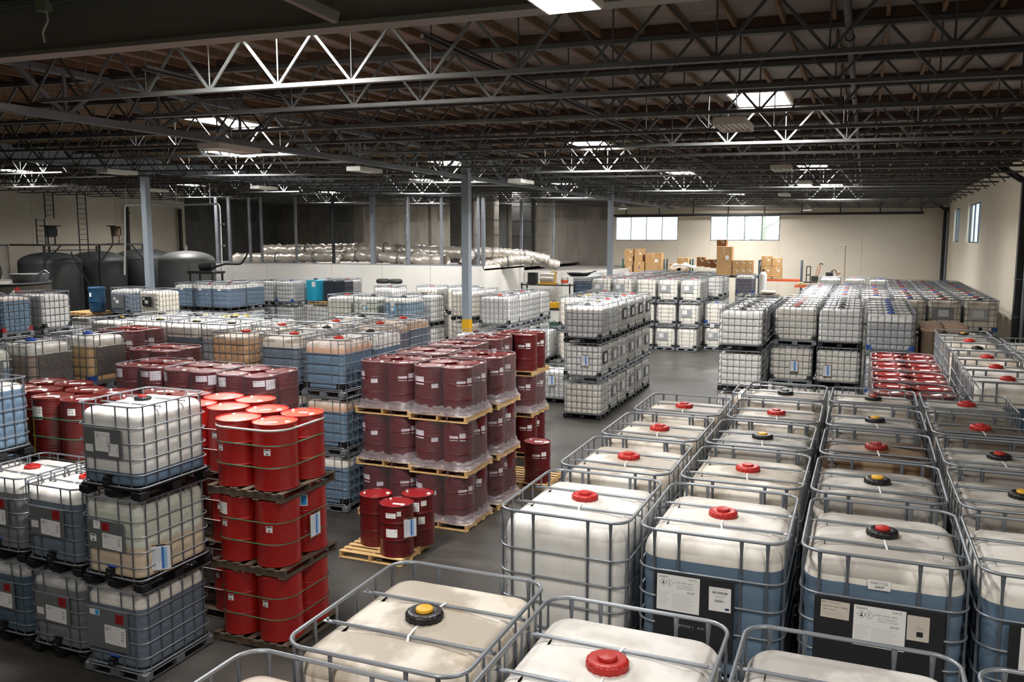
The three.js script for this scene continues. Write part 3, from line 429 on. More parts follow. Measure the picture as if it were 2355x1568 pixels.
// girder truss on line A
{
  const g = struct('roof_girder'), y0 = 7.4, y1 = 8.2;
  part('top_chord', M([box(0.07, 0.1, 52, XA - 0.055, y1, -34.6), box(0.07, 0.1, 52, XA + 0.055, y1, -34.6)]), MT.paint, g);
  part('bottom_chord', M([box(0.07, 0.12, 52, XA - 0.055, y0 + 0.06, -34.6), box(0.07, 0.12, 52, XA + 0.055, y0 + 0.06, -34.6)]), MT.paint, g);
  for (let i = 3; i + 1 < JZ.length; i++) { const a = JZ[i], b = JZ[i + 1], m = (a + b) / 2; part('web_diagonal', beam(V(XA, y1, a), V(XA, y0 + 0.08, m), 0.07, 0.07), MT.paint, g); part('web_diagonal', beam(V(XA, y0 + 0.08, m), V(XA, y1, b), 0.07, 0.07), MT.paint, g); part('web_vertical', beam(V(XA, y0 + 0.08, m), V(XA, y1, m), 0.05, 0.05), MT.paint, g); }
}
// columns
function column(x, z, h, paintTo, w = 0.26) { const g = struct('column'); part('shaft', box(w, h - (paintTo || 0), w, 0, (h + (paintTo || 0)) / 2, 0), MT.column, g); if (paintTo) part('painted_base', box(w + 0.012, paintTo, w + 0.012, 0, paintTo / 2, 0), MT.yellow, g); part('cap_plate', box(w + 0.14, 0.03, w + 0.14, 0, h + 0.015, 0), MT.column, g); part('base_plate', box(w + 0.16, 0.025, w + 0.16, 0, 0.0125, 0), MT.column, g); g.position.set(x, 0, z); return g; }
column(XA, -26.7, 8.1, 2.6); column(XA, -44.7, 8.1, 0); column(XA, -9.0, 8.1, 2.6); column(XB, -27.1, 8.0, 2.6); column(XB, -44.7, 8.0, 0);
// steel columns and knee braces on the right wall
for (const [z, top] of [[-31.3, 7.4], [-60.4, 7.1], [-14.5, 7.4]]) { const g = struct('wall_column'); part('shaft', box(0.28, 7.3, 0.3, 4.62, 3.65, z), MT.darkSteel, g); part('knee_brace', beam(V(4.5, 7.2, z), V(3.7, 7.75, z), 0.2, 0.18), MT.darkSteel, g); for (const y of [2.9, 4.1]) part('strap_band', box(0.34, 0.03, 0.36, 4.62, y, z), MT.galvDark, g); part('downpipe', bar(V(4.7, 0, z + 0.3), V(4.7, 7, z + 0.3), 0.05, 8), MT.column, g); }
// ledge beam and hangers in front of the back wall
{ const g = struct('trim_1'); part('rail', box(20.5, 0.16, 0.12, -6.9, 6.98, ZB + 0.6), MT.darkSteel, g); for (let i = 0; i < 9; i++) part('hanger', bar(V(-16 + i * 2.4, 7.0, ZB + 0.6), V(-16 + i * 2.4, 8.0, ZB + 0.6), 0.04, 5), MT.darkSteel, g); }
// sprinkler mains and conduits along the aisle
for (const [x, y, r, l] of [[-0.3, 7.95, 0.045, 'dark sprinkler main running under the right roof bay'], [-5.1, 7.85, 0.03, 'thin conduit pair running under the roof left of the lit lamp'], [-9.6, 7.8, 0.03, 'thin conduit running under the roof near the girder truss']]) {
  const g = group('pipe'); part('run', bar(V(0, 0, -9.5), V(0, 0, -58), r, 8), MT.darkSteel, g); for (let z = -12; z > -56; z -= 4.88) part('coupling', bar(V(0, 0, z), V(0, 0, z - 0.14), r * 1.35, 8), MT.darkSteel, g); if (x < -5) part('run', bar(V(0.09, 0.02, -9.5), V(0.09, 0.02, -58), r * 0.8, 6), MT.darkSteel, g);
  place(g, 'ceiling_pipe', l, 'pipe', null, x, y, 0);
}
// lamps
const lampOn = S({ color: 0xffffff, emissive: new THREE.Color(1, 0.97, 0.9), emissiveIntensity: 3.2 }), lampOff = S({ color: 0xdcdcd8, roughness: 0.35 }), lampBody = S({ color: 0xd9d7d0, roughness: 0.5 });
function lamp(x, y, z, on, label, w = 0.46, L = 1.2, power = LAMP, tilt = 0) {
  const g = group('lamp'); part('housing', M([rbox(w, 0.07, L, 0, 0.075, 0, 0.02), box(0.015, 0.09, L, -w / 2 + 0.008, 0.03, 0), box(0.015, 0.09, L, w / 2 - 0.008, 0.03, 0), box(w, 0.09, 0.015, 0, 0.03, L / 2 - 0.008), box(w, 0.09, 0.015, 0, 0.03, -L / 2 + 0.008)]), lampBody, g);
  if (on) part('diffuser', box(w - 0.04, 0.01, L - 0.04, 0, 0.0, 0), lampOn, g); else for (let i = 0; i < 6; i++) part('tube', bar(V(-w / 2 + w * (i + 0.5) / 6, 0.02, -L / 2 + 0.04), V(-w / 2 + w * (i + 0.5) / 6, 0.02, L / 2 - 0.04), 0.013, 6), lampOff, g);
  part('hanger', M([bar(V(0, 0.1, -L * 0.38), V(0, 0.75, 0), 0.005, 4), bar(V(0, 0.1, L * 0.38), V(0, 0.75, 0), 0.005, 4), bar(V(0.05, 0.1, 0), V(0.02, 0.8, 0), 0.008, 4)]), MT.pipe, g);
  place(g, 'ceiling_lamp', label, 'lamp', null, x, y, z); g.rotation.z = tilt;
  if (on) { const l = new THREE.RectAreaLight(new THREE.Color(...WARM), power, w - 0.04, L - 0.04); l.position.set(x, y - 0.012, z); l.rotation.x = -Q; scene.add(l); }
}
lamp(-2.2, 7.2, -6.05, true, 'brightly lit strip lamp hanging at the great roof beam');
lamp(-2.07, 7.2, -14.5, false, 'unlit six-tube lamp hanging under the lit truss by the near right skylight', 0.5, 1.15);
lamp(-11.9, 7.15, -14.0, false, 'unlit pale lamp hanging behind the big girder on the left', 0.5, 1.3);
lamp(-21.7, 7.4, -20.3, false, 'unlit pale lamp left of the left grey pillar');
lamp(-28.5, 7.4, -28.6, false, 'unlit pale lamp just behind the left grey pillar');
lamp(-23.0, 7.4, -29.0, false, 'unlit pale lamp above the foil ducts');
lamp(-3.5, 7.3, -41.0, false, 'unlit pale lamp far down the right bay');
lamp(-2.3, 7.35, -26.0, false, 'unlit lamp under the second skylight of the right bay', 0.56, 1.25);
lamp(-10.6, 7.2, -26.5, false, 'unlit pale lamp right of the middle pillar');
lamp(-13.4, 7.3, -21.4, false, 'small unlit lamp on the big girder');
lamp(-2.0, 7.2, -31.0, true, 'lit lamp far in the right bay near the two-window wall', 0.46, 1.2, FARLAMP * 0.5);
function bayLamp(x, y, z, label, k) { const g = group('lamp'); part('shade', new THREE.LatheGeometry([[0.05, 0.32], [0.09, 0.3], [0.2, 0.16], [0.3, 0.0], [0.29, 0.0], [0.19, 0.15], [0.04, 0.28]].map((p) => new THREE.Vector2(...p)), 20), lampBody, g); part('diffuser', new THREE.CylinderGeometry(0.27, 0.27, 0.015, 20).translate(0, 0.01, 0), lampOn, g); part('stem', bar(V(0, 0.3, 0), V(0, 1.26, 0), 0.015, 5), MT.pipe, g); place(g, 'bay_lamp', label, 'lamp', 'round lit bay lamps near the back wall', x, y, z); const l = new THREE.RectAreaLight(new THREE.Color(...WARM), FARLAMP * k, 0.5, 0.5); l.position.set(x, y - 0.02, z); l.rotation.x = -Q; scene.add(l); }
bayLamp(-13.8, 7.15, -51.3, 'lit round bay lamp left, above the first back window', 6);
bayLamp(-3.3, 7.03, -54.2, 'lit round bay lamp right of the second back window', 6);
lamp(-2.6, 7.2, -0.6, true, 'strip lamp behind the camera over the nearest rows');
lamp(2.6, 7.2, -1.6, true, 'strip lamp behind the camera near the right wall');
lamp(-7.6, 7.25, -2.0, true, 'strip lamp behind the camera left of the nearest rows', 0.46, 1.2, LAMP * 0.45);
lamp(-13.5, 7.4, -4.0, true, 'strip lamp behind the camera far to the left', 0.46, 1.2, LAMP * 0.5);
lamp(-2.2, 7.2, 3.6, true, 'strip lamp farthest behind the camera');

// ---------- tank stacks ----------
const plainPapers = (s) => [['ghs', 0.30, 0.20, 0.08, -0.03, 0], ['plain', 0.13, 0.10, -0.16, -0.02, 0], ['redcard', 0.11, 0.09, 0.1, 0.12, 0]].slice(0, s);
const mainPaper = [['main', 0.30, 0.262, -0.145, 0.07, -0.005]];
// foreground block on the right, three tiers
{
  const X = [-1.93, -0.87, 0.19, 1.23], Zr = [-6.16, -7.50, -8.78, -10.08, -11.45];
  const spec = [
    [['white', 'clean', null, 0, 'red', null], ['white', 'beige', null, 0, 'red', null], ['ivory', 'beige', null, 0, 'red', null], ['cream', 'beige', null, 0, 'red', null]],
    [['ivory', 'clean', 'blue', 0.935, 'red', null], ['ivory', 'beige', null, 0, 'red', null], ['dull', 'grey', 'taupe', 0.9, 'black', 'yellow'], ['cream', 'beige', null, 0, 'red', null], ['cream', 'beige', null, 0, 'black', null]],
    [['ivory', 'greylight', 'blue', 0.945, 'black', 'red'], ['dull', 'grey', null, 0, 'black', 'yellow'], ['taupe', 'brown', null, 0, 'darkred', null], ['dull', 'grey', 'taupe', 0.95, 'black', 'yellow'], ['ivory', 'beige', null, 0, 'black', 'red']],
    [['ivory', 'clean', 'blue', 0.94, 'red', null], ['dull', 'grey', null, 0, 'black', 'yellow'], ['dull', 'grey', null, 0, 'black', 'red'], ['taupe', 'dark', null, 0, 'red', null], ['dull', 'grey', null, 0, 'red', null]],
  ];
  const lookTop = { greylight: 'pale grey scuffed', clean: 'clean white topped', beige: 'beige dusty topped', grey: 'grey dirty topped', dark: 'dark grimy topped', brown: 'brown stained' };
  spec.forEach((colm, c) => colm.forEach(([b, top, liq, lev, cap, plug], r) => {
    const front = r === 0;
    let extra = {};
    if (front && c === 1) extra = { plate: 'blackNarrow', papers: [['main', 0.29, 0.254, -0.11, 0.14, -0.005], ['ship', 0.145, 0.165, 0.17, 0.145, 0.01], ['logo', 0.32, 0.06, 0.0, -0.08, 0]] };
    if (front && c === 2) extra = { plate: 'blackWide', papers: [['old', 0.17, 0.115, -0.25, 0.20, -0.02], ['main', 0.30, 0.262, 0.01, 0.125, -0.005], ['tagdark', 0.125, 0.16, 0.23, 0.16, 0]] };
    if (front && c === 3) extra = { plate: 'black', papers: [['main', 0.30, 0.262, -0.10, 0.135, -0.005]] };
    const t = tank(X[c], Zr[r], 2, 0, { lod: r > 3 ? 1 : 0, body: b, top, liq, lev, cap, plug, ...extra }, `${lookTop[top]} tank, ${plug ? 'black-' + plug : cap} cap, ${NTH[r]} row, ${NTH[c]} from the aisle, foreground block`, 'foreground block of caged tanks on the right');
    for (const l of [0, 1]) tank(X[c], Zr[r], l, 0, { lod: r === 0 ? 1 : 2, body: b, liq, lev, cap: null }, 'caged tank carrying the top tier of the foreground block', 'tanks under the top tier of the foreground block');
    if (front && c === 2) { const s = part('paper_label', card(0.13, 0.062), pm('rebottle'), t); s.position.set(-0.02, 0.965, 0.588); }
  }));
  tank(-1.88, -18.0, 1, 0, { body: 'cloudy', top: 'beige', cap: null }, 'brownish tank peeking out between white stacks and foreground block', null); tank(-1.88, -18.0, 0, 0, { body: 'cloudy', lod: 2, cap: null }, 'brownish tank under the one peeking out behind the foreground block', null);
  // the nearest rows
  const F = [[-2.08, -3.84, 'ivory', 'beige', 'black', 'yellow', 'beige stained topped tank with yellow plug, nearest row, left end'], [-1.03, -3.72, 'white', 'clean', 'red', null, 'white topped tank with big red cap, nearest row, second from left'], [0.01, -3.76, 'white', 'greylight', 'black', null, 'scuffed white topped tank, nearest row, third from left'], [1.06, -3.72, 'ivory', 'clean', 'red', null, 'tank at the right end of the nearest row'], [-2.2, -2.56, 'pink', 'clean', 'black', null, 'pinkish topped tank at the very front, closest of all tanks']];
  F.forEach(([x, z, b, top, cap, plug, l]) => { tank(x, z, 2, 0, { lod: 0, body: b, top, cap, plug, style: 'ring' }, l, 'nearest caged tanks'); for (const k of [0, 1]) tank(x, z, k, 0, { lod: 2, body: b, cap: null }, 'caged tank carrying a tank of the nearest row', 'tanks under the nearest row'); });
}
// right-hand row along the wall
{
  const z = [-13.78, -15.0, -16.22, -17.44, -18.66, -19.88], S2 = [['ivory', 'clean', 'deepblue', 0.8, 'red', null], ['ivory', 'clean', null, 0, 'red', null], ['cream', 'beige', null, 0, 'red', null], ['cream', 'grey', null, 0, 'black', null], ['dull', 'beige', null, 0, 'red', null], ['dull', 'grey', null, 0, 'black', 'yellow']];
  z.forEach((zz, i) => { const [b, top, liq, lev, cap, plug] = S2[i]; tank(1.98, zz, 2, 0, { lod: i < 3 ? 0 : 1, body: b, top, liq, lev, cap, plug }, `tank with ${plug ? 'black-yellow' : cap} cap, ${NTH[i]} from the front of the row along the right wall`, 'row of tanks along the right wall'); for (const k of [0, 1]) tank(1.98, zz, k, 0, { lod: 2, body: b, cap: null }, 'tank in the lower tiers of the row along the right wall', 'lower tanks along the right wall'); if (i < 5) { tank(3.06, zz, 2, 0, { lod: 2, body: b, top }, `tank beside the wall column, ${NTH[i]} in its line`, 'row of tanks along the right wall'); } });
}
// left stacks beside the bright red drums
{
  const pls = [['ghs', 0.24, 0.24, 0.0, 0.02, 0], ['plain', 0.12, 0.09, -0.22, -0.07, 0], ['ghs', 0.16, 0.15, 0.17, -0.07, 0]];
  const L = (lv, o, l) => tank(-8.30 - 0.03 * (2 - lv), -7.95, lv, 0, { lod: 0, plate: 'grey', valve: 'black', ...o }, l, 'tanks stacked beside the bright red drums');
  L(2, { style: 'mix', body: 'white', top: 'clean', liq: 'blue', lev: 0.33, cap: 'black', plug: 'red', papers: pls, pal: 'plastic', tie: true }, 'white tank with a little blue liquid, on top beside the bright red drums');
  L(1, { style: 'mix', body: 'greenish', liq: 'cloudy', lev: 0.55, cap: null, valve: 'blue', papers: [['ship', 0.11, 0.1, -0.14, 0.12, 0], ['redcard', 0.12, 0.10, 0.0, 0.11, 0], ['ghs', 0.32, 0.19, 0.1, -0.07, -0.03], ['hazcard', 0.1, 0.09, -0.21, -0.05, 0]] }, 'middle tank of milky beige liquid with a clipboard, beside the red drums');
  L(0, { style: 'mix', body: 'ivory', liq: 'slate', lev: 0.92, cap: null, plate: 'greyTall', valve: 'blue', pal: 'steel', papers: [['ghs', 0.34, 0.24, 0.12, -0.06, -0.02], ['redcard', 0.13, 0.12, 0.2, 0.16, 0], ['bluecard', 0.16, 0.07, -0.2, 0.2, 0]] }, 'bottom tank full of dark blue liquid on a steel pallet, beside the red drums');
  const L2 = (lv, o, l) => tank(-9.42, -8.03, lv, 0, { lod: 0, plate: 'grey', valve: 'black', ...o }, l, 'two-high tanks at the left edge');
  L2(1, { body: 'white', liq: 'slate', lev: 0.93, cap: 'red', papers: [['ghs', 0.34, 0.2, 0.06, -0.07, -0.03], ['redcard', 0.13, 0.12, 0.17, 0.11, 0], ['plain', 0.12, 0.09, -0.22, -0.05, 0]] }, 'upper dark blue tank left of the tall white-topped stack');
  L2(0, { body: 'palegrey', liq: 'smoke', lev: 0.95, cap: null, papers: [['ghs', 0.36, 0.2, 0.06, -0.07, -0.03], ['redcard', 0.13, 0.12, 0.18, 0.11, 0], ['plain', 0.12, 0.09, -0.22, -0.06, 0]] }, 'smoky grey tank on the floor left of the tall white-topped stack');
  const L3 = (lv, o, l) => tank(-10.52, -8.1, lv, 0, { lod: 0, plate: 'grey', ...o }, l, 'two-high tanks at the left edge');
  L3(1, { body: 'white', liq: 'smoke', lev: 0.93, cap: 'red', valve: 'blue', papers: [['ghs', 0.3, 0.2, 0.1, -0.07, -0.03], ['redcard', 0.13, 0.12, 0.17, 0.11, 0]] }, 'white topped tank with red cap at the left edge');
  L3(0, { body: 'palegrey', liq: 'teal', lev: 0.95, cap: null, valve: 'black', papers: [['ghs', 0.3, 0.2, 0.1, -0.07, -0.03], ['redcard', 0.12, 0.1, 0.17, 0.11, 0]] }, 'teal blue tank on the floor at the left edge');
  tank(-11.62, -8.05, 2, Q, { lod: 0, style: 'grid', body: 'white', liq: 'blue', lev: 0.98, cap: 'red' }, 'blue filled tank high at the left edge, in front of dark red drums', null);
  for (const k of [0, 1]) tank(-11.62, -8.05, k, Q, { lod: 1, style: 'grid', body: 'white', liq: 'blue', lev: 0.9, cap: null }, 'tank below the high blue tank at the left edge', 'tanks below the high blue tank');
}
// white stacks of the middle aisle: three tiers, six deep; valve side to the aisle
{
  const bodies = ['ivory', 'white', 'ivory', 'white', 'dull', 'white'], caps = [['black', null], ['black', 'yellow'], ['red', null], ['black', null], ['red', null], ['red', null]];
  const pl = [['plain', 0.24, 0.24, 0.0, 0.0, 0]];
  for (let i = 0; i < 6; i++) for (let l = 0; l < 3; l++) {
    const front = i === 0;
    tank(-7.66 + 0.0 * l, -24.55 - i * 1.075, l, Q, { style: 'grid', lod: 1, body: bodies[(i + l) % 6], top: 'clean', liq: l === 2 && front ? 'softgrey' : null, lev: 0.93, cap: l === 2 ? caps[i][0] : null, plug: caps[i][1], plate: l === 2 ? (i > 1 ? 'blackSmall' : null) : (i === 0 ? (l === 1 ? 'blackSmall' : null) : ['grey', 'silver', 'grey', 'silver', 'grey'][i - 1]), papers: (l < 2 && i === 0 && l === 0) || (l === 2 && i < 2) ? null : pl, pal: l === 0 || l === 2 ? 'plastic' : 'steel', guard: l > 0 && i === 0 ? 'black' : (i % 2 ? 'black' : null) },
      `white caged tank in the free-standing aisle stack, ${TIER[l]} tier, ${NTH[i]} from the front`, 'free-standing three-tier stack in the middle aisle');
  }
  const backC = [['black', 'yellow'], ['white'], ['black', null], ['red', null]];
  for (let i = 0; i < 4; i++) for (let l = 0; l < 3; l++) tank(-8.95, -27.75 - i * 1.05, l, Q, { style: 'grid', lod: i ? 2 : 1, body: i % 2 ? 'white' : 'cream', cap: l === 2 ? (i === 1 ? 'yellow' : backC[i][0]) : null, plug: backC[i][1], guard: 'black', pal: 'steel' }, `cream tank behind the aisle stack, ${TIER[l]} tier, ${NTH[i]} from the front`, 'stack standing behind the aisle stack');
}
// three white stacks right of the aisle
{
  const Gx = [-3.08, -1.76, -0.55, 0.74], n = [6, 5, 5, 6], zf = [-24.05, -25.9, -25.8, -24.4], look = ['bright white', 'cream', 'white', 'grey filled'];
  const opts = [{ style: 'grid', body: 'white', cap: 'black', pal: 'plastic' }, { style: 'grid', body: 'ivory', cap: 'red', pal: 'steel', guard: 'black' }, { style: 'grid', body: 'white', cap: 'black', pal: 'plastic' }, { style: 'grid', body: 'white', liq: 'palegrey', lev: 0.9, cap: 'blue', pal: 'steel', guard: 'blue' }];
  const where = ['first', 'second', 'third', 'fourth'];
  for (let s = 0; s < 4; s++) for (let i = 0; i < n[s]; i++) for (let l = 0; l < 3; l++) {
    if (l === 0 && i > 1) continue;
    const o = { ...opts[s], lod: i < 2 ? 1 : 2, cap: l === 2 ? opts[s].cap : null }; if (s === 2 && l === 1 && i === 0) o.body = 'ivory'; if (s === 0 && i > 0) { o.plate = i % 2 ? 'grey' : 'blackSmall'; }
    tank(Gx[s] + (s === 1 && l === 1 ? -0.09 : 0), zf[s] - 0.5 - i * 1.02 - (l < 2 && s === 1 ? -0.15 : 0), l, Q, o, `${look[s]} tank, ${TIER[l]} tier, ${NTH[i]} from the front, ${where[s]} stack right of the aisle`, 'four tall stacks right of the aisle');
  }
}
// long rows before the right wall
{
  const X = [-1.64, -0.6, 0.44, 1.46, 2.48, 3.5], caps = ['red', 'blue', 'red', 'blue', 'red', 'blue'];
  for (let c = 0; c < 6; c++) for (let r = 0; r < (c > 2 ? 11 : 7); r++) {
    if (c < 3 && r === 0) continue; const dark = r > 4; const black = r === 5 && c > 0 && c < 5;
    tank(X[c], -31.15 - r * 1.24, 2, 0, { style: c % 2 ? 'ring' : 'mix', lod: r === 0 ? 1 : 2, body: dark ? (black ? 'night' : 'dull') : r % 2 ? 'ivory' : 'cream', top: dark ? 'grey' : r % 3 ? 'clean' : 'beige', cap: (c + r) % 4 === 1 ? 'black' : caps[(c + r) % 6], plate: r === 0 ? (c === 4 ? 'grey' : 'silver') : null, papers: r === 0 ? [['plain', 0.3, 0.22, 0.0, 0.02, 0]] : null, pal: 'steel', guard: r === 0 ? 'blue' : null, recess: r === 0, valve: r === 0 ? 'white' : null },
      `${dark ? 'dark' : 'pale'} tank of the long rows before the right wall, ${NTH[r]} row, ${NTH[c]} from the left`, 'long rows of tanks before the right wall');
    if (r === 0) for (const l of [0, 1]) tank(X[c], -31.15, l, 0, { lod: 2, body: 'ivory', cap: null, pal: 'steel', guard: 'blue' }, 'lower tank at the front of the long rows by the right wall', 'lower tanks of the long rows');
  }
  for (const [x, z, l, k] of [[-1.55, -45.9, 'clear white tank behind the dark rows, left of the pair', 2], [-0.38, -45.9, 'clear white tank behind the dark rows, right of the pair', 2], [0.75, -45.1, 'clear white tank with blue cap behind the dark far row', 2]]) for (const t of [0, 1, 2]) tank(x, z, t, 0, { lod: 2, style: 'ring', body: 'white', cap: t < 2 ? null : x > 0 ? 'blue' : 'red', pal: 'steel' }, t === 2 ? l : TIER[t] + ' tier under the ' + l, null);
}
// far three-tier stack across the end of the aisle
{
  const X = [-12.0, -10.95, -9.75, -8.68, -7.6], cz = -41.2;
  X.forEach((x, c) => { for (let l = 0; l < 3; l++) for (let r = 0; r < (l === 2 ? (c === 4 ? 2 : 4) : 1); r++) tank(x - 0.05 * (2 - l), cz - r * 1.24, l, 0, { style: 'mix', lod: r ? 2 : 1, body: r ? 'white' : 'ivory', cap: l === 2 ? (r % 2 ? 'red' : 'red') : null, pal: 'steel', guard: r ? null : 'black', recess: !r, plate: r ? null : (l + c) % 3 === 1 ? null : 'silver', papers: r || (l + c) % 3 === 1 ? null : [['plain', 0.22, 0.2, -0.08, 0.04, 0]] }, r ? `top tank of the far aisle-facing stack, ${NTH[r]} row, ${NTH[c]} from the left` : `tank of the far aisle-facing stack, front, ${TIER[l]} tier, ${NTH[c]} from the left`, 'far three-tier stack at the end of the aisle'); });
  for (let l = 0; l < 2; l++) tank(-6.55, -42.1, l, 0, { style: 'mix', lod: 1, body: 'ivory', cap: 'blue', pal: 'steel', guard: l ? 'blue' : 'black', recess: true, plate: l ? null : 'silver', papers: [['plain', 0.2, 0.18, -0.1, 0.04, 0]] }, l ? 'tank with blue corner guards at the right end of the far stack' : 'floor tank at the right end of the far stack, grey plate', null);
  for (let r = 0; r < 2; r++) tank(-7.05 + 0.0 * r, -44.3 - r * 1.24, 2, 0, { style: 'mix', lod: 1, body: 'white', cap: null, pal: 'steel', guard: 'black' }, r ? 'white tank with black corner guards, rear of the raised pair' : 'white tank with black corner guards, front of the raised pair right of the far stack', null);
  for (let l = 0; l < 2; l++) for (let r = 0; r < 2; r++) tank(-7.05, -44.3 - r * 1.24, l, 0, { lod: 2, body: 'ivory', cap: null, pal: 'steel' }, 'tank under the raised pair right of the far stack', 'tanks under the raised pair');
  for (let r = 0; r < 2; r++) for (let l = 0; l < 3; l++) tank(-14.1 + 0.0 * r, -44.6 - r * 1.24, l, 0, { style: 'grid', lod: 2, body: 'palegrey', liq: 'deepblue', lev: 0.78, cap: 'black', pal: 'steel' }, `dark blue tank left of the far pillar, ${TIER[l]} tier, ${r ? 'rear' : 'front'} one`, 'dark blue tanks left of the far pillar');
  for (let l = 1; l < 3; l++) tank(-5.95, -48.0, l, 0, { style: 'grid', lod: 1, body: 'white', liq: 'mauve', lev: 0.9, cap: null, pal: 'steel', guard: l > 1 ? 'blue' : null }, l > 1 ? 'mauve filled tank with a blue corner guard below the stacked cartons' : 'tank under the mauve filled tank', null);
  for (let c = 0; c < 4; c++) for (let r = 0; r < 2; r++) tank(-11.6 + c * 1.03, -49.4 - r * 1.24, 2, 0, { lod: 2, body: r ? 'lightblue' : 'grey', top: 'grey', cap: c === 2 ? 'blue' : null }, `empty cage-topped tank in front of the carton rack, ${r ? 'rear' : 'front'} line, ${NTH[c]} from the left`, 'cage-topped tanks before the carton rack');
  for (let c = 0; c < 3; c++) tank(-12.1 + c * 1.2, -46.6, 2, 0, { lod: 2, body: 'ivory', cap: 'red' }, `white tank behind the far stack, ${NTH[c]} from the left`, 'white tanks behind the far stack');
}
// stacks around the middle pillar
{
  for (let r = 0; r < 4; r++) for (let l = 1; l < 3; l++) tank(-11.72, -27.3 - r * 1.04, l, Q, { style: 'grid', lod: r ? 2 : 1, body: l === 2 && r === 0 ? 'softgrey' : 'white', liq: l === 2 && r < 3 ? 'softgrey' : null, lev: 0.92, cap: l === 2 ? (r % 2 ? 'black' : 'red') : null, pal: 'steel', guard: r === 0 || r === 3 ? 'black' : null }, `pale tank right of the middle pillar, ${TIER[l]} tier, ${NTH[r]} from the front`, 'stack right of the middle pillar');
  for (let l = 0; l < 2; l++) { tank(-12.0, -25.95, l, Q, { style: 'grid', lod: 1, body: 'white', cap: l ? 'black' : null, plug: 'red' }, `white tank in the two-tier row behind the maroon drums, left, ${l ? 'upper' : 'lower'}`, 'two-tier white row behind the maroon drums'); tank(-10.5, -26.8, l, Q, { style: 'grid', lod: 1, body: 'white', cap: l ? 'black' : null, plug: 'red' }, `white tank in the two-tier row behind the maroon drums, right, ${l ? 'upper' : 'lower'}`, 'two-tier white row behind the maroon drums'); tank(-10.5, -27.9, l, Q, { style: 'grid', lod: 1, body: 'white', cap: l ? 'black' : null }, `rear white tank of the two-tier row beside the aisle, ${l ? 'upper' : 'lower'}`, 'two-tier white row behind the maroon drums'); }
  tank(-9.26, -26.6, 0, Q, { style: 'grid', lod: 1, body: 'white', cap: null }, 'white tank with a clipboard on the floor left of the aisle stack', null);
  const tk = (x, z, l, rot, o, lab) => tank(x, z, l, rot, { lod: 1, style: 'grid', ...o }, lab, null);
  for (let l = 0; l < 3; l++) {
    tk(-15.75, -25.55, l, 0, { body: 'greenish', cap: l === 2 ? 'black' : null, papers: [['plain', 0.2, 0.18, 0.0, 0.9, 0], ['bluecard', 0.16, 0.1, 0.03, 0.72, 0]] }, `pale green-white tank with blue card in the line left of the middle pillar, ${TIER[l]} tier`);
    tk(-14.5, -25.5, l, 0, { body: 'ivory', liq: 'lightblue', lev: 0.95, cap: l === 2 ? 'black' : null, papers: [['plain', 0.18, 0.18, -0.1, 0.9, 0], ['bluecard', 0.18, 0.12, -0.07, 0.72, 0]] }, `pale blue tank with blue card left of the middle pillar, ${TIER[l]} tier`);
    tk(-14.55, -27.0, l, Q, { body: 'white', cap: l === 2 ? 'black' : null }, `bright white tank in front of the middle pillar's left side, ${TIER[l]} tier`);
    tk(-13.95, -29.5, l, 0, { body: 'cream', cap: l === 2 ? 'black' : null, pal: 'plastic' }, `cream tank behind the middle pillar, ${TIER[l]} tier`);
    tk(-13.95, -30.75, l, 0, { body: 'cream', cap: l === 2 ? 'black' : null, lod: 2 }, `second cream tank behind the middle pillar, ${TIER[l]} tier`);
    tk(-16.85, -25.6, l, 0, { body: 'ivory', cap: l === 2 ? 'red' : null, lod: 2 }, `ivory tank left of the green-white one, ${TIER[l]} tier`);
    tk(-18.1, -30.7, l, 0, { body: 'white', cap: l === 2 ? 'red' : null, lod: 2 }, `white tank carrying two tyres, ${TIER[l]} tier`);
    tk(-16.5, -31.4, l, 0, { body: 'cream', cap: l === 2 ? 'darkred' : null, lod: 2 }, `cream tank near the partition, left, ${TIER[l]} tier`);
    tk(-15.2, -31.6, l, 0, { body: 'cream', cap: l === 2 ? 'black' : null, lod: 2 }, `cream tank near the partition, right, ${TIER[l]} tier`);
  }
  for (let l = 0; l < 2; l++) tk(-24.85, -35.9, l, 0, { body: 'softgrey', cap: l ? 'black' : null }, `lone pale tank before the partition, ${l ? 'upper' : 'lower'}`);
}
for (const [x, z, n, l] of [[-4.6, -46.5, 2, 'the white sack'], [-21.0, -24.2, 2, 'the yellow spill tray'], [-29.1, -25.4, 2, 'the dark blue barrel'], [-23.65, -33.85, 2, 'the turquoise container'], [-22.35, -33.85, 2, 'the wrapped navy containers'], [-23.0, -36.1, 1, 'the two navy barrels'], [-4.95, -47.7, 2, 'the white gas cylinder']]) for (let t = 0; t < n; t++) tank(x, z, t, Q, { lod: 2, body: 'softgrey', cap: null }, `pale tank under ${l}, ${TIER[t]} tier`, null);
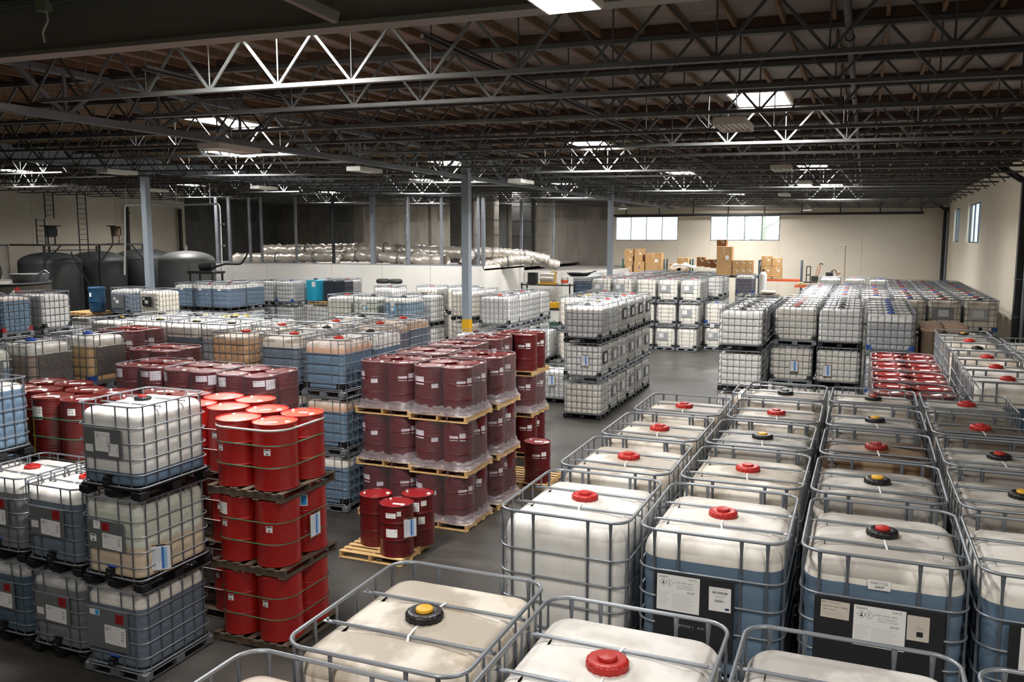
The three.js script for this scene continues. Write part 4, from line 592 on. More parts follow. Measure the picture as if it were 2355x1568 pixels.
// the line with orange, blue and pink tanks in the middle left
{
  const tk = (x, z, o, lab, rot = 0) => { tank(x, z, 2, rot, { lod: 1, style: 'mix', ...o }, lab, null); tank(x, z, 1, rot, { lod: 1, style: 'mix', ...o, cap: null }, 'tank under ' + lab, null); tank(x, z, 0, rot, { lod: 1, style: 'mix', ...o, cap: null, body: 'ivory', liq: 'blue', lev: 0.9 }, 'floor tank under ' + lab, null); };
  tk(-12.28, -14.72, { style: 'grid', body: 'orange', top: 'beige', cap: 'red' }, 'orange filled tank beside the maroon drums');
  tk(-11.02, -14.72, { body: 'cream', liq: 'slate', lev: 0.88, top: 'beige', cap: 'red' }, 'slate blue tank with cream neck, right of the orange one');
  tk(-9.72, -14.42, { style: 'ring', body: 'pink', liq: 'blue', lev: 0.87, top: 'clean', cap: 'red', pal: 'steel', guard: 'black' }, 'blue tank with a pink upper part, nearest the wrapped drums');
  tk(-9.78, -15.72, { body: 'white', liq: 'blue', lev: 0.8, top: 'clean', cap: 'black' }, 'half white half blue tank behind the pink-topped one');
  tk(-11.1, -16.0, { body: 'dull', top: 'grey', cap: 'black' }, 'grey-topped tank with black cap behind the slate blue one');
  tk(-12.4, -16.1, { body: 'cream', top: 'beige', cap: 'red' }, 'beige-topped tank with red cap behind the orange one');
  tk(-10.5, -17.3, { body: 'pink', liq: 'mauve', lev: 0.9, top: 'beige', cap: 'red' }, 'pinkish mauve tank, third behind the pink-topped one');
  tk(-10.62, -18.62, { body: 'pink', liq: 'slate', lev: 0.87, top: 'beige', cap: 'red' }, 'dark mauve blue tank at the back of the coloured line');
  tk(-11.75, -17.35, { body: 'dull', top: 'beige', cap: 'red' }, 'beige topped tank left of the mauve one');
  tk(-11.85, -18.65, { body: 'dull', top: 'grey', cap: 'black' }, 'grey topped tank at the back left of the coloured line');
}
// left middle: beige pair, high pair, row with four caps
{
  for (const [z, b, liq, lev, cap, l, g] of [[-13.12, 'ivory', 'beer', 0.9, 'blue', 'amber tank with blue corners and blue cap', 'blue'], [-11.78, 'dull', 'taupe', 0.88, 'blue', 'taupe filled tank with blue cap and blank plate', null], [-10.45, 'greenish', 'lightblue', 0.75, 'white', 'pale greenish tank beside the taupe one', null]])
    for (let t = 0; t < 3; t++) tank(-15.1, z, t, Q, { lod: t === 2 ? 0 : 1, style: 'mix', body: b, liq, lev, cap: t === 2 ? (cap === 'white' ? 'black' : cap) : null, guard: g, plate: b === 'greenish' ? 'grey' : 'wide', pal: 'steel', tie: false }, `${l}, ${TIER[t]} tier`, null);
  for (const [z, b, liq, lev, g, l] of [[-18.1, 'white', null, 0, 'black', 'pale white tank with black corners high at the left edge'], [-16.8, 'pink', 'blue', 0.98, 'red', 'blue tank with red corner guards high at the left edge']])
    for (let t = 1; t < 3; t++) tank(-22.6, z, 0, Q, { lod: 1, style: 'grid', body: b, liq, lev, guard: g, pal: 'steel', cap: t === 2 ? 'black' : null, sy: 1.07 }, `${l}, ${TIER[t]} tier`, null, 0.15 + t * 1.23);
  const row = [[-17.15, 'cream', 'lightblue', 0.78, 'black', 'yellow'], [-15.92, 'cream', null, 0, 'black', 'yellow'], [-14.78, 'ivory', 'slate', 0.8, 'black', 'yellow'], [-13.72, 'ivory', 'greyblue', 0.8, 'black', 'yellow']];
  row.forEach(([x, b, liq, lev, cap, plug], i) => { for (let t = 0; t < 3; t++) { tank(x, -15.95, t, 0, { lod: 1, style: 'mix', body: b, liq, lev, cap: t === 2 ? cap : null, plug }, `tank of the four-wide cream row with yellow plugs, ${TIER[t]} tier, ${NTH[i]} from the left`, 'four-wide cream row'); } tank(x + 0.02, -17.25, 2, 0, { lod: 2, body: b, cap: 'black' }, `tank right behind the four-wide cream row, ${NTH[i]} from the left`, 'tanks behind the four-wide cream row'); });
  const far = [[-27.2, -25.75, 'grey', 'slate', 0.92, 'grid', 'smoky blue-grey tank with white cards left of the cream one', 'black'], [-25.25, -25.35, 'cream', null, 0, 'grid', 'cream tank with dark plate left of the blue row', 'blackSmall']];
  far.forEach(([x, z, b, liq, lev, st, l, pl]) => { for (let t = 1; t < 3; t++) tank(x, z, t, 0, { lod: 1, style: st, body: b, liq, lev, guard: 'black', cap: t === 2 ? 'black' : null, pal: 'plastic', plate: t === 2 ? (pl === 'black' ? 'greyTall' : pl) : null, papers: t === 2 ? [['plain', 0.16, 0.12, -0.02, -0.02, 0], ['plain', 0.09, 0.08, -0.15, 0.1, 0]] : null }, `${l}, ${TIER[t]} tier`, null); });
  for (let c = 0; c < 3; c++) for (let r = 0; r < 2; r++) for (let t = 1; t < 3; t++) tank(-27.4 + c * 1.02, -29.4 - r * 1.26, t, 0, { lod: r ? 2 : 1, style: 'ring', body: 'white', liq: 'blue', lev: 0.94, cap: t === 2 ? (c === 1 ? 'red' : 'black') : null, papers: r || t < 2 ? null : [['plain', 0.17, 0.2, -0.02, 0.95, 0]] }, `blue tank of the raised blue block, ${TIER[t]} tier, ${r ? 'rear' : 'front'}, ${NTH[c]} from the left`, 'raised blue block on the left');
  tank(-27.0, -32.6, 2, 0, { lod: 2, body: 'grey', liq: 'blue', lev: 0.85, style: 'grid', cap: null }, 'blue tank behind the raised blue block', null);
  for (let t = 1; t < 3; t++) { tank(-24.75, -32.95, t, 0, { lod: 1, style: 'grid', body: 'softgrey', cap: t === 2 ? 'blue' : null, pal: 'steel', guard: t === 2 ? 'blue' : null }, `pale tank with blue corner guards before the partition, ${TIER[t]} tier`, null); tank(-25.9, -33.0, t, 0, { lod: 1, style: 'grid', body: 'softgrey', cap: t === 2 ? 'black' : null, pal: 'plastic' }, `pale grid-caged tank left of the blue-cornered one, ${TIER[t]} tier`, null); }
  tank(-24.2, -35.15, 2, 0, { lod: 2, style: 'grid', body: 'softgrey', cap: 'black' }, 'empty pale tank behind the blue-cornered one, left', null); tank(-23.1, -35.15, 2, 0, { lod: 2, style: 'grid', body: 'softgrey', cap: 'red' }, 'empty pale tank behind the blue-cornered one, right', null);
  tank(-23.6, -28.6, 1, 0, { lod: 1, style: 'grid', body: 'palegrey', cap: 'black', papers: [['clip', 0.2, 0.3, 0.1, 0.5, 0]] }, 'pale grey tank right of the yellow spill tray', null);
  for (let c = 0; c < 2; c++) tank(-18.3 + c * 1.2, -13.6 + c * 0.05, 1, 0, { lod: 2, body: 'dull', top: 'grey', cap: 'black' }, c ? 'dull tank under the high left pair, right' : 'dull tank under the high left pair, left', null);
}

// ---------- drums ----------
function drumGeo(ribs) {
  return cache('drum' + ribs, () => { const p = [[0.0001, 0.012], [0.278, 0.012], [0.292, 0.002], [0.293, 0.016], [0.2855, 0.03]], r = 0.2855, rib = (y, h, w) => p.push([r, y - w], [r + h, y - w * 0.35], [r + h, y + w * 0.35], [r, y + w]); if (ribs) { for (const y of [0.085, 0.125, 0.165]) rib(y, 0.004, 0.012); } rib(0.295, 0.0115, 0.02); rib(0.585, 0.0115, 0.02); if (ribs) for (const y of [0.67, 0.71, 0.75, 0.79]) rib(y, 0.004, 0.012); p.push([r, 0.85], [0.2925, 0.866], [0.294, 0.878], [0.287, 0.881], [0.281, 0.876], [0.279, 0.862]); return new THREE.LatheGeometry(p.map((q) => new THREE.Vector2(...q)), 40); });
}
const lidGeo = cache('lid', () => new THREE.LatheGeometry([[0.28, 0.866], [0.262, 0.866], [0.255, 0.871], [0.0001, 0.871]].map((q) => new THREE.Vector2(...q)), 40));
const bungGeo = (r) => cache('bung' + r, () => new THREE.LatheGeometry([[r, 0], [r, 0.012], [r * 0.8, 0.018], [0.0001, 0.018]].map((q) => new THREE.Vector2(...q)), 14));
const curved = (w, h) => cache('cv' + w + h, () => new THREE.CylinderGeometry(0.289, 0.289, h, 10, 1, true, -w / 0.578, w / 0.289));
const drumProtos = {};
function drum(kind, x, y, z, turn, label, grp, labels = []) {
  const key = kind + JSON.stringify(labels);
  if (!drumProtos[key]) {
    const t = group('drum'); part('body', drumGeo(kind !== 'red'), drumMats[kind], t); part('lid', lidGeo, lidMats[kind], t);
    const a = part('bung', bungGeo(0.036), MT.bung, t), b = part('bung', bungGeo(0.02), MT.bung, t); a.position.set(0.2, 0.871, 0.05); b.position.set(-0.2, 0.871, -0.05);
    for (const [k, w, h, yy, ang] of labels) { if (k === 'top') { const c = part('lid_label', rbox(w, 0.002, h, 0, 0, 0, 0.0008), MT.paper, t); c.position.set(yy, 0.873, ang); c.rotation.y = 0.4; } else { const c = part('paper_label', curved(w, h), pm(k), t); c.position.y = yy; c.rotation.y = ang; } }
    drumProtos[key] = t;
  }
  return place(drumProtos[key].clone(), 'steel_drum', label, 'drum', grp, x, y, z, turn);
}
// pallets of separate boards
const palletProtos = {};
function woodPallet(w, d, mat, x, y, z, label, grp, rot = 0, jitter = 0.006) {
  const key = w + '_' + d + mat.uuid;
  if (!palletProtos[key]) {
    const t = group('pallet'), n = 7, sg = metricUV(rbox(0.038, 0.09, d, 0, 0, 0, 0.004).rotateY(0)), bd = metricUV(rbox(w, 0.018, 0.092, 0, 0, 0, 0.004));
    for (const s of [-1, 0, 1]) part('stringer', sg, mat, t).position.set(s * (w / 2 - 0.03), 0.063, 0);
    for (let i = 0; i < n; i++) { const m = part('deck_board', bd, mat, t); m.position.set(rr(-jitter, jitter), 0.117, lerp(-d / 2 + 0.046, d / 2 - 0.046, i / (n - 1))); m.rotation.y = rr(-0.006, 0.006); }
    for (let i = 0; i < 4; i++) part('bottom_board', bd, mat, t).position.set(rr(-jitter, jitter), 0.009, lerp(-d / 2 + 0.046, d / 2 - 0.046, i / 3));
    palletProtos[key] = t;
  }
  return place(palletProtos[key].clone(), 'wooden_pallet', label, 'pallet', grp, x, y, z, rot);
}
const PH = 0.127, LV = 1.02;
// stretch film pulled around four drums and down over the pallet edge
function filmGeo(v, drop) {
  return cache('film' + v + drop, () => {
    const O = outline(0.592, 0.592, 0.30, 12, 18), n = O.length, prof = [[0.0, 0.03], [0.03, 0.026], [0.09, 0.012], [0.16, 0.0], [0.25, -0.002], [0.36, 0.001], [0.5, -0.002], [0.64, 0.0], [0.76, 0.0], [0.86, 0.001], [0.90, -0.002], [0.915, -0.012], [0.912, -0.03]], pos = [], uv = [], idx = [];
    prof.forEach(([y, t], r) => { for (let i = 0; i <= n; i++) { const [x, z, nx, nz] = O[i % n], k = i % n, low = sstep(0.22, 0, y), sq = low * 0.055 * Math.abs(nx * nz) * 2, wob = (vnoise(k * 0.45, y * 9 + v, 1000, v + 3) - 0.5) * (0.004 + 0.03 * low) + 0.004 * Math.sin(k * 0.7 + y * 20 + v); let Y = y + (r > 9 ? (vnoise(k * 0.3, v, 1000, v + 9) - 0.5) * 0.03 : 0); if (drop && r > 4) { const f = Math.max(0, 1 - Math.abs(((k / n) * 8 - 7.2)) / 0.55); Y = lerp(Y, y * 0.35 + 0.2, f); } const d = t + wob * (r === 0 ? 0.6 : 1) + sq; pos.push(x + nx * d, PH - 0.02 + Y, z + nz * d); uv.push((i / n) * 4.2, Y); } });
    for (let r = 0; r + 1 < prof.length; r++) for (let i = 0; i < n; i++) { const k = r * (n + 1) + i; idx.push(k, k + n + 1, k + 1, k + 1, k + n + 1, k + n + 2); }
    return geom(pos, idx, uv);
  });
}
function skirtGeo(v) { // the film bunched in folds round the base of the load
  return cache('skirt' + v, () => {
    const O = outline(0.592, 0.592, 0.29, 16, 26), n = O.length, prof = [[-0.004, 0.03], [0.006, 0.034], [0.02, 0.034], [0.045, 0.026], [0.08, 0.016], [0.12, 0.008], [0.16, 0.005]], pos = [], uv = [], idx = [];
    prof.forEach(([y, t], r) => { for (let i = 0; i <= n; i++) { const [x, z, nx, nz] = O[i % n], k = i % n, low = 1 - r / (prof.length - 1), sq = low * 0.075 * Math.abs(nx * nz) * 2, d = t + sq + low * ((vnoise(k * 0.9, r * 0.4 + v * 7, 1000, v + 33) - 0.45) * 0.05 + 0.008 * Math.sin(k * 1.9 + v)); const Y = y + (r === 0 || r > 4 ? (vnoise(k * 0.35, v * 3 + r, 1000, 41) - 0.5) * (r ? 0.07 : 0.008) : 0); pos.push(x + nx * d, PH + Y, z + nz * d); uv.push((i / n) * 4.2, Y); } });
    for (let r = 0; r + 1 < prof.length; r++) for (let i = 0; i < n; i++) { const k = r * (n + 1) + i; idx.push(k, k + n + 1, k + 1, k + 1, k + n + 1, k + n + 2); }
    return geom(pos, idx, uv);
  });
}
let filmN = 0;
function wrap(x, y, z, label, o = {}) {
  const g = group('film'), v = filmN++ % 5; part('sheet', filmGeo(v, o.drop ? 1 : 0), MT.film, g);
  const e = part('gathered_edge', hoop(0.578, 0.578, 0.285, 0.004, PH + 0.896, 8, 5, 0.006), MT.filmEdge, g);
  part('gathered_skirt', skirtGeo(v), MT.skirt, g);
  if (o.tail) part('loose_tail', tube([V(0.2, PH + 0.05, 0.62), V(0.24, PH - 0.02, 0.66), V(0.22, PH - 0.09, 0.665), V(0.26, PH - 0.13, 0.66)], 0.018, 5), MT.film, g);
  return place(g, 'stretch_film', label, 'plastic wrap', null, x, y, z);
}
const dl = [['drum', 0.17, 0.085, 0.60, 0.35], ['drumbig', 0.12, 0.14, 0.62, 0.95]], dl2 = [['drumbig', 0.22, 0.15, 0.62, -0.5], ['drum', 0.13, 0.08, 0.52, 0.6]], dtop = [['top', 0.17, 0.10, 0.03, 0.02]];
function load(kind, cx, cz, base, name, wrapped, opt = {}) { // pallet with four drums, film
  const grp = 'drums on ' + name, mat = opt.mat || MT.wood;
  woodPallet(1.2, 1.2, mat, cx, base, cz, 'wooden pallet under ' + name, null, opt.prot || 0);
  const pos = [[-0.296, 0.296, 'front left'], [0.296, 0.296, 'front right'], [-0.296, -0.296, 'back left'], [0.296, -0.296, 'back right']];
  pos.forEach(([x, z, w], i) => { if (opt.skip?.includes(i)) return; drum(kind, cx + x, base + PH, cz + z, rr(-0.4, 0.4), `${kind === 'maroon' ? 'maroon' : kind === 'red' ? 'bright red' : 'dull red'} drum, ${w} of ${name}`, grp, opt.labels ? opt.labels[i] : i === 1 ? [...dl, ...dtop] : i === 0 ? dl2 : i === 3 ? dl : []); });
  if (wrapped) wrap(cx, base, cz, 'clear film around ' + name, opt.film || {});
}
// maroon wrapped stacks left of the aisle
{
  const cols = [[-7.17, -14.35, 'the front stack nearest the aisle'], [-8.42, -14.48, 'the front stack farther from the aisle'], [-7.13, -15.72, 'the second stack along the aisle'], [-8.42, -15.82, 'the second stack on the far side']];
  cols.forEach(([x, z, n], c) => { for (let l = 0; l < 3; l++) { if (c === 3 && l < 1) continue; load('maroon', x, z, l * LV, `${n}, ${TIER[l]} load`, true, { film: { drop: l < 2 && c !== 1, tail: l > 0 } }); } });
  for (const [x, z, n, o] of [[-8.4, -17.2, 'the third maroon stack, far side', {}], [-8.35, -18.5, 'the fourth maroon stack, far side', {}], [-7.95, -19.75, 'the last unwrapped maroon stack', { no: 1 }]]) { load('maroon', x, z, 2 * LV, n + ', top load', !o.no); load('maroon', x, z, LV, n + ', middle load', true, {}); if (!o.no) load('maroon', x, z, 0, n + ', bottom load', false); else load('maroon', x, z, 0, n + ', bottom load', false); }
  load('maroon', -6.72, -17.35, 0, 'the single low pallet beside the wrapped stacks', false, { skip: [0, 2, 3] });
}
// three loose drums on a pallet
{
  woodPallet(1.22, 1.02, MT.wood, -7.46, 0, -12.32, 'light wooden pallet carrying three loose maroon drums', null);
  drum('wine', -7.68, PH, -12.42, 0.6, 'dark red drum without labels, left of the three loose ones', 'three loose dark red drums');
  drum('wine', -7.1, PH, -12.12, -0.3, 'dark red drum with white card on its lid, front of the three', 'three loose dark red drums', [['drum', 0.18, 0.085, 0.72, 0.45], ['drumbig', 0.2, 0.14, 0.42, 0.5], ['plain', 0.07, 0.08, 0.75, 0.95], ['top', 0.14, 0.07, 0.08, 0.07]]);
  drum('wine', -7.02, PH, -12.72, 0.3, 'dark red drum with large white label, right rear of the three', 'three loose dark red drums', [['drumbig', 0.24, 0.16, 0.70, -0.15], ['drum', 0.1, 0.09, 0.76, 0.55], ['plain', 0.12, 0.13, 0.46, 0.4]]);
}
// bright red drums: strapped, three loads high
function strap(x, y, z, m, label, h = 0.014, w = 0) { return place((() => { const g = group('s'); part('band', hoop(0.592, 0.592, 0.297, 0.002, 0, 10, 6, h / 2), m, g); part('buckle', rbox(0.05, 0.02, 0.004, -0.2, 0, 0.594, 0.001), m, g); return g; })(), 'strap', label, 'strap', null, x, y, z); }
{
  const hz = [['hazcard', 0.09, 0.085, 0.52, 0.05]], rl = [hz, hz, [], [['plain', 0.08, 0.2, 0.66, -0.2]]];
  for (let l = 0; l < 3; l++) {
    load('red', -7.33, -9.22, l * LV, `the bright red strapped stack, ${TIER[l]} load`, false, { mat: l === 2 ? MT.oldwood : MT.oldwood, prot: Q, labels: l === 1 ? [[['drumbig', 0.2, 0.16, 0.72, -0.1], hz[0]], hz, [], [['bluecard', 0.2, 0.16, 0.74, 0.35]]] : l === 2 ? [hz, [...hz, ['top', 0.14, 0.05, 0.0, 0.1]], [['top', 0.14, 0.06, 0, 0.05]], [['top', 0.12, 0.06, 0.02, 0.0]]] : rl });
    for (const y of [0.29, 0.58]) strap(-7.33, l * LV + PH + y + 0.02, -9.22, MT.strapGreen, `green band around the bright red drums, ${TIER[l]} load, ${y > 0.4 ? 'upper' : 'lower'} band`);
    load('red', -8.55, -9.75, l * LV, `the bright red stack behind the tall tank, ${TIER[l]} load`, false, { mat: MT.oldwood, labels: [[], hz, [], hz], skip: l < 2 ? [0, 2] : [] });
    for (const y of [0.29, 0.58]) strap(-8.55, l * LV + PH + y + 0.02, -9.75, MT.strapWhite, `pale green band around red drums behind the tall tank, ${TIER[l]} load, ${y > 0.4 ? 'upper' : 'lower'} band`);
  }
  strap(-7.33, 2 * LV + PH + 0.80, -9.22, MT.strapWhite, 'wide white band around the rims of the topmost bright red drums', 0.036);
}
// dull red drums behind
for (const [cx, cz, n] of [[-10.99, -9.4, 'the middle dull red load'], [-12.24, -9.75, 'the leftmost dull red load'], [-9.77, -9.75, 'the rightmost dull red load']])
  for (let l = cx < -12 ? 2 : 1; l < 3; l++) { load('crimson', cx, cz, l * LV, `${n}, ${TIER[l]} load`, false, { labels: [[['drumbig', 0.22, 0.2, 0.66, 0.1], ...dtop], [['drum', 0.12, 0.1, 0.72, 0.1], ...dtop], dtop, dtop], mat: MT.oldwood }); if (l > 0) for (const y of [0.29, 0.58]) strap(cx, l * LV + PH + y + 0.02, cz, MT.strapGreen, `green ${y > 0.4 ? 'upper' : 'lower'} band around ${n}, ${TIER[l]} load`); }
for (const [cx, cz, n] of [[-9.92, -12.15, 'the rightmost of three wrapped loads'], [-11.15, -12.2, 'the middle of three wrapped loads'], [-12.38, -12.25, 'the leftmost of three wrapped loads']])
  for (let l = 1; l < 3; l++) load('maroon', cx, cz, l * LV, `${n}, ${TIER[l]} load`, true, { labels: [[['drumbig', 0.16, 0.16, 0.76, -0.2]], [['drum', 0.2, 0.1, 0.77, 0.2], ['drumbig', 0.2, 0.17, 0.74, 0.95]], [], []] });
for (const [cx, cz, b, n] of [[-15.2, -14.35, 0.33, 'the load below the cream row'], [-13.6, -13.75, 0.05, 'the load left of the orange tank']])
  for (let l = 1; l < 3; l++) load('maroon', cx, cz, b + l * LV, `${n}, ${TIER[l]} load`, true, {});
// drum loads along the right wall
for (let i = 0; i < 4; i++) for (let l = 1; l < 3; l++) load('maroon', 0.79, -14.58 - i * 1.32, l * LV, `the right-hand maroon row, ${NTH[i]} pallet, ${TIER[l]} load`, true, { labels: [[...dtop], [...dtop], [...dtop], [...dtop]] });
// brown fibre drums
{
  const fg = [cache('fd', () => new THREE.LatheGeometry([[0.0001, 0], [0.27, 0], [0.275, 0.01], [0.275, 0.85], [0.0001, 0.85]].map((q) => new THREE.Vector2(...q)), 28)), cache('fr', () => new THREE.LatheGeometry([[0.277, 0.84], [0.29, 0.845], [0.292, 0.90], [0.28, 0.915], [0.0001, 0.905]].map((q) => new THREE.Vector2(...q)), 28))];
  for (let r = 0; r < 4; r++) for (let c = 0; c < 2; c++) for (let l = 1; l < 3; l++) { const t = group('f'); part('body', fg[0], MT.fiber, t); part('lid', fg[1], MT.fiberTop, t); if (r === 0 && c === 1 && l === 2) { const m = part('paper_label', new THREE.CylinderGeometry(0.277, 0.277, 0.1, 8, 1, true, -0.2, 0.5), pm('plain'), t); m.position.y = 0.7; } place(t, 'fibre_drum', `brown fibre drum before the long rows, ${NTH[r]} row, ${c ? 'right' : 'left'}, ${TIER[l]} tier`, 'drum', 'brown fibre drums', 1.75 + c * 0.6 + r * 0.02, l * 0.98 + 0.15, -25.0 - r * 0.62); }
}
// clipboards hanging on loads
function clipboard(x, y, z, rot, label) { const t = group('c'); part('board', rbox(0.24, 0.34, 0.006, 0, 0, 0, 0.002), S({ color: 0x8a6a48, roughness: 0.7 }), t); const p = part('sheet', card(0.215, 0.30), pm('clip'), t); p.position.z = 0.0045; part('clip', rbox(0.1, 0.02, 0.012, 0, 0.165, 0.004, 0.004), MT.darkSteel, t); return place(t, 'clipboard', label, 'clipboard', null, x, y, z, rot); }
clipboard(-7.79, 1.53, -7.63, 0.75, 'clipboard on the milky beige tank beside the bright red drums');
clipboard(-6.74, 1.55, -9.33, Q, 'clipboard on the bright red drums of the middle load');
clipboard(-6.79, 0.62, -12.02, 0.9, 'clipboard on the front drum of the three loose ones');
clipboard(-7.55, 1.78, -24.02, 0, 'clipboard on the front of the free-standing aisle stack');
clipboard(-9.35, 0.75, -26.07, 0.1, 'clipboard on the white tank left of the free-standing aisle stack');
clipboard(-1.75, 1.72, -25.67, 0, 'clipboard on the cream stack right of the aisle');
clipboard(-0.85, 1.62, -25.77, 0, 'grey clipboard on the third stack right of the aisle');

// ---------- partition rooms, ducts, posts ----------
{
  const g = struct('wall_partition'), y = 3.84;
  const xs = [-39.5, -34.5, -29.7, -26.2, -23.0, -19.7]; for (let i = 0; i + 1 < xs.length; i++) part('wall_panel', metricUV(box(xs[i + 1] - xs[i] - 0.02, y, 0.14, (xs[i] + xs[i + 1]) / 2, y / 2, -43.57)), MT.white, g);
  part('top_plate', box(19.9, 0.03, 0.18, -29.6, y + 0.015, -43.57), MT.column, g);
  for (const [z0, z1] of [[-49.8, -46.8], [-46.8, -43.64]]) part('wall_panel', metricUV(box(0.14, y, z1 - z0 - 0.02, -19.77, y / 2, (z0 + z1) / 2)), MT.white, g);
  part('wall_panel', metricUV(box(0.14, y, 17, -39.5, y / 2, -52.1)), MT.white, g);
  part('roof_sheet', metricUV(box(19.8, 0.1, 17.2, -29.6, 3.62, -52.3)), MT.ply, g);
  const h = struct('wall_partition_low'); for (const [a, b] of [[-19.7, -17.2], [-17.2, -14.6]]) part('wall_panel', metricUV(box(b - a - 0.02, 3.38, 0.14, (a + b) / 2, 1.69, -49.85)), MT.white, h); part('roof_sheet', metricUV(box(5.1, 0.1, 11, -17.15, 3.33, -55.4)), MT.ply, h); part('wall_panel', metricUV(box(0.14, 3.38, 11.1, -14.6, 1.69, -55.4)), MT.white, h);
}
// tall concrete strips on the back wall that catch the light
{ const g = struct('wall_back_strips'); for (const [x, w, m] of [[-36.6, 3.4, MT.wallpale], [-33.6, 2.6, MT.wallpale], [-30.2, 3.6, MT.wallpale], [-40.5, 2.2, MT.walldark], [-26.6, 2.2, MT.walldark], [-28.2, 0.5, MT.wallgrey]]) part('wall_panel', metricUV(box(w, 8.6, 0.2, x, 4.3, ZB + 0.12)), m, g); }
function duct(pts, r, label, n = 3) { // fat foil-wrapped duct with sagging creases
  const c = new THREE.CatmullRomCurve3(pts), seg = pts.length * 14, g = new THREE.TubeGeometry(c, seg, r, 14), p = g.attributes.position, t = group('d');
  const N = g.attributes.normal; for (let i = 0; i < p.count; i++) { const ring = Math.floor(i / 15), j = i % 14, k = (vnoise(ring * 0.7, j * 0.9, 1000, n) - 0.5) * 0.34 + 0.18 * Math.sin(ring * 1.1 + n) * (ring % 7 === 0 ? -1.4 : 0.4); p.setXYZ(i, p.getX(i) + N.getX(i) * k * r, p.getY(i) + N.getY(i) * k * r * 0.8, p.getZ(i) + N.getZ(i) * k * r); } g.computeVertexNormals();
  part('jacket', g, MT.foil, t); for (let i = 1; i < pts.length - 1; i++) { const a = c.getPoint(i / (pts.length - 1)), tan = c.getTangent(i / (pts.length - 1)); const b = part('band', new THREE.TorusGeometry(r * 1.12, 0.03, 6, 18), MT.galvDark, t); b.position.copy(a); b.lookAt(a.clone().add(tan)); }
  return place(t, 'foil_duct', label, 'duct', null, 0, 0, 0);
}
duct([V(-37.5, 4.55, -47), V(-34, 4.6, -47.1), V(-31, 4.65, -46.9), V(-28, 4.7, -47), V(-25.5, 4.55, -47.2), V(-22.6, 4.5, -47)], 0.36, 'upper silver foil duct lying on the white partition room', 3);
duct([V(-38.4, 4.05, -45.2), V(-35, 4.1, -45.3), V(-32, 4.2, -45.1), V(-29, 4.3, -45.3), V(-26, 4.15, -45.2), V(-22.8, 4.05, -45.1)], 0.34, 'front silver foil duct on the white partition room', 7);
duct([V(-30.2, 3.8, -44.6), V(-30.0, 4.3, -45.0), V(-29.2, 4.6, -45.6)], 0.2, 'short foil branch rising from the front duct', 11);
duct([V(-25.4, 3.8, -44.7), V(-25.1, 4.25, -45.1), V(-24.4, 4.4, -45.6)], 0.18, 'second short foil branch by the left grey pillar', 5);
duct([V(-21.6, 3.8, -44.8), V(-21.2, 4.5, -45.6), V(-20.2, 4.55, -46), V(-18.6, 4.4, -47), V(-17.2, 4.1, -47.5)], 0.28, 'bent foil duct behind the middle pillar', 13);
duct([V(-20.6, 3.75, -45.8), V(-19.4, 4.05, -46.4), V(-18.2, 4.1, -47.2), V(-16.9, 3.75, -48.2)], 0.3, 'lower foil duct right of the middle pillar', 17);
{ // light steel posts between partition and roof
  const list = [[-38.4, 0.22, 'wide'], [-37.4, 0.2, 'wide'], [-35.8, 0.14, 'thin'], [-34.9, 0.14, 'thin'], [-32.3, 0.14, 'thin'], [-29.6, 0.16, 'dark'], [-24.5, 0.3, 'round'], [-22.3, 0.16, 'thin'], [-20.0, 0.14, 'thin'], [-19.7, 0.2, 'wide'], [-18.45, 0.16, 'thin'], [-17.4, 0.16, 'thin']];
  list.forEach(([x, w, k], i) => { const z = x > -19.6 ? -49.8 : -43.6, xx = x > -19.6 ? x - 2.6 + (x + 19.6) : x, h = yd(xx) - 0.9 - 3.8, t = group('p'); part('shaft', k === 'round' ? new THREE.CylinderGeometry(w / 2, w / 2, h, 12).translate(0, h / 2, 0) : box(w, h, 0.1, 0, h / 2, 0), k === 'dark' ? MT.darkSteel : MT.galv, t); part('foot_plate', box(w + 0.15, 0.02, 0.2, 0, 0.01, 0), MT.galv, t); place(t, 'steel_post', `${k === 'dark' ? 'dark' : k === 'round' ? 'round pale' : k + ' galvanised'} post on the white partition, ${NTH[i]} from the left`, 'post', 'posts on the white partition', xx, 3.86, z); });
  // dark shafts and grey duct risers behind the posts
  for (const [x, z, w, d, m, l] of [[-24.6, -52, 1.1, 0.9, MT.wallgrey, 'grey square riser behind the middle posts, left'], [-23.0, -52, 0.9, 0.8, MT.wallpale, 'pale square riser behind the middle posts, right'], [-19.9, -54, 0.8, 0.8, MT.wallpale, 'pale riser behind the middle pillar'], [-26.0, -54, 1.4, 1, MT.walldark, 'dark riser behind the left grey pillar'], [-21.4, -54, 1.4, 0.8, MT.walldark, 'dark riser between pale risers']]) { const h = yd(x) - 3.7 - 0.1, t = group('r'); part('casing', box(w, h, d, 0, h / 2, 0), m, t); for (let i = 1; i < 5; i++) part('seam', box(w + 0.02, 0.03, d + 0.02, 0, h * i / 5, 0), MT.galvDark, t); place(t, 'duct_riser', l, 'duct', null, x, 3.67, z); }
}
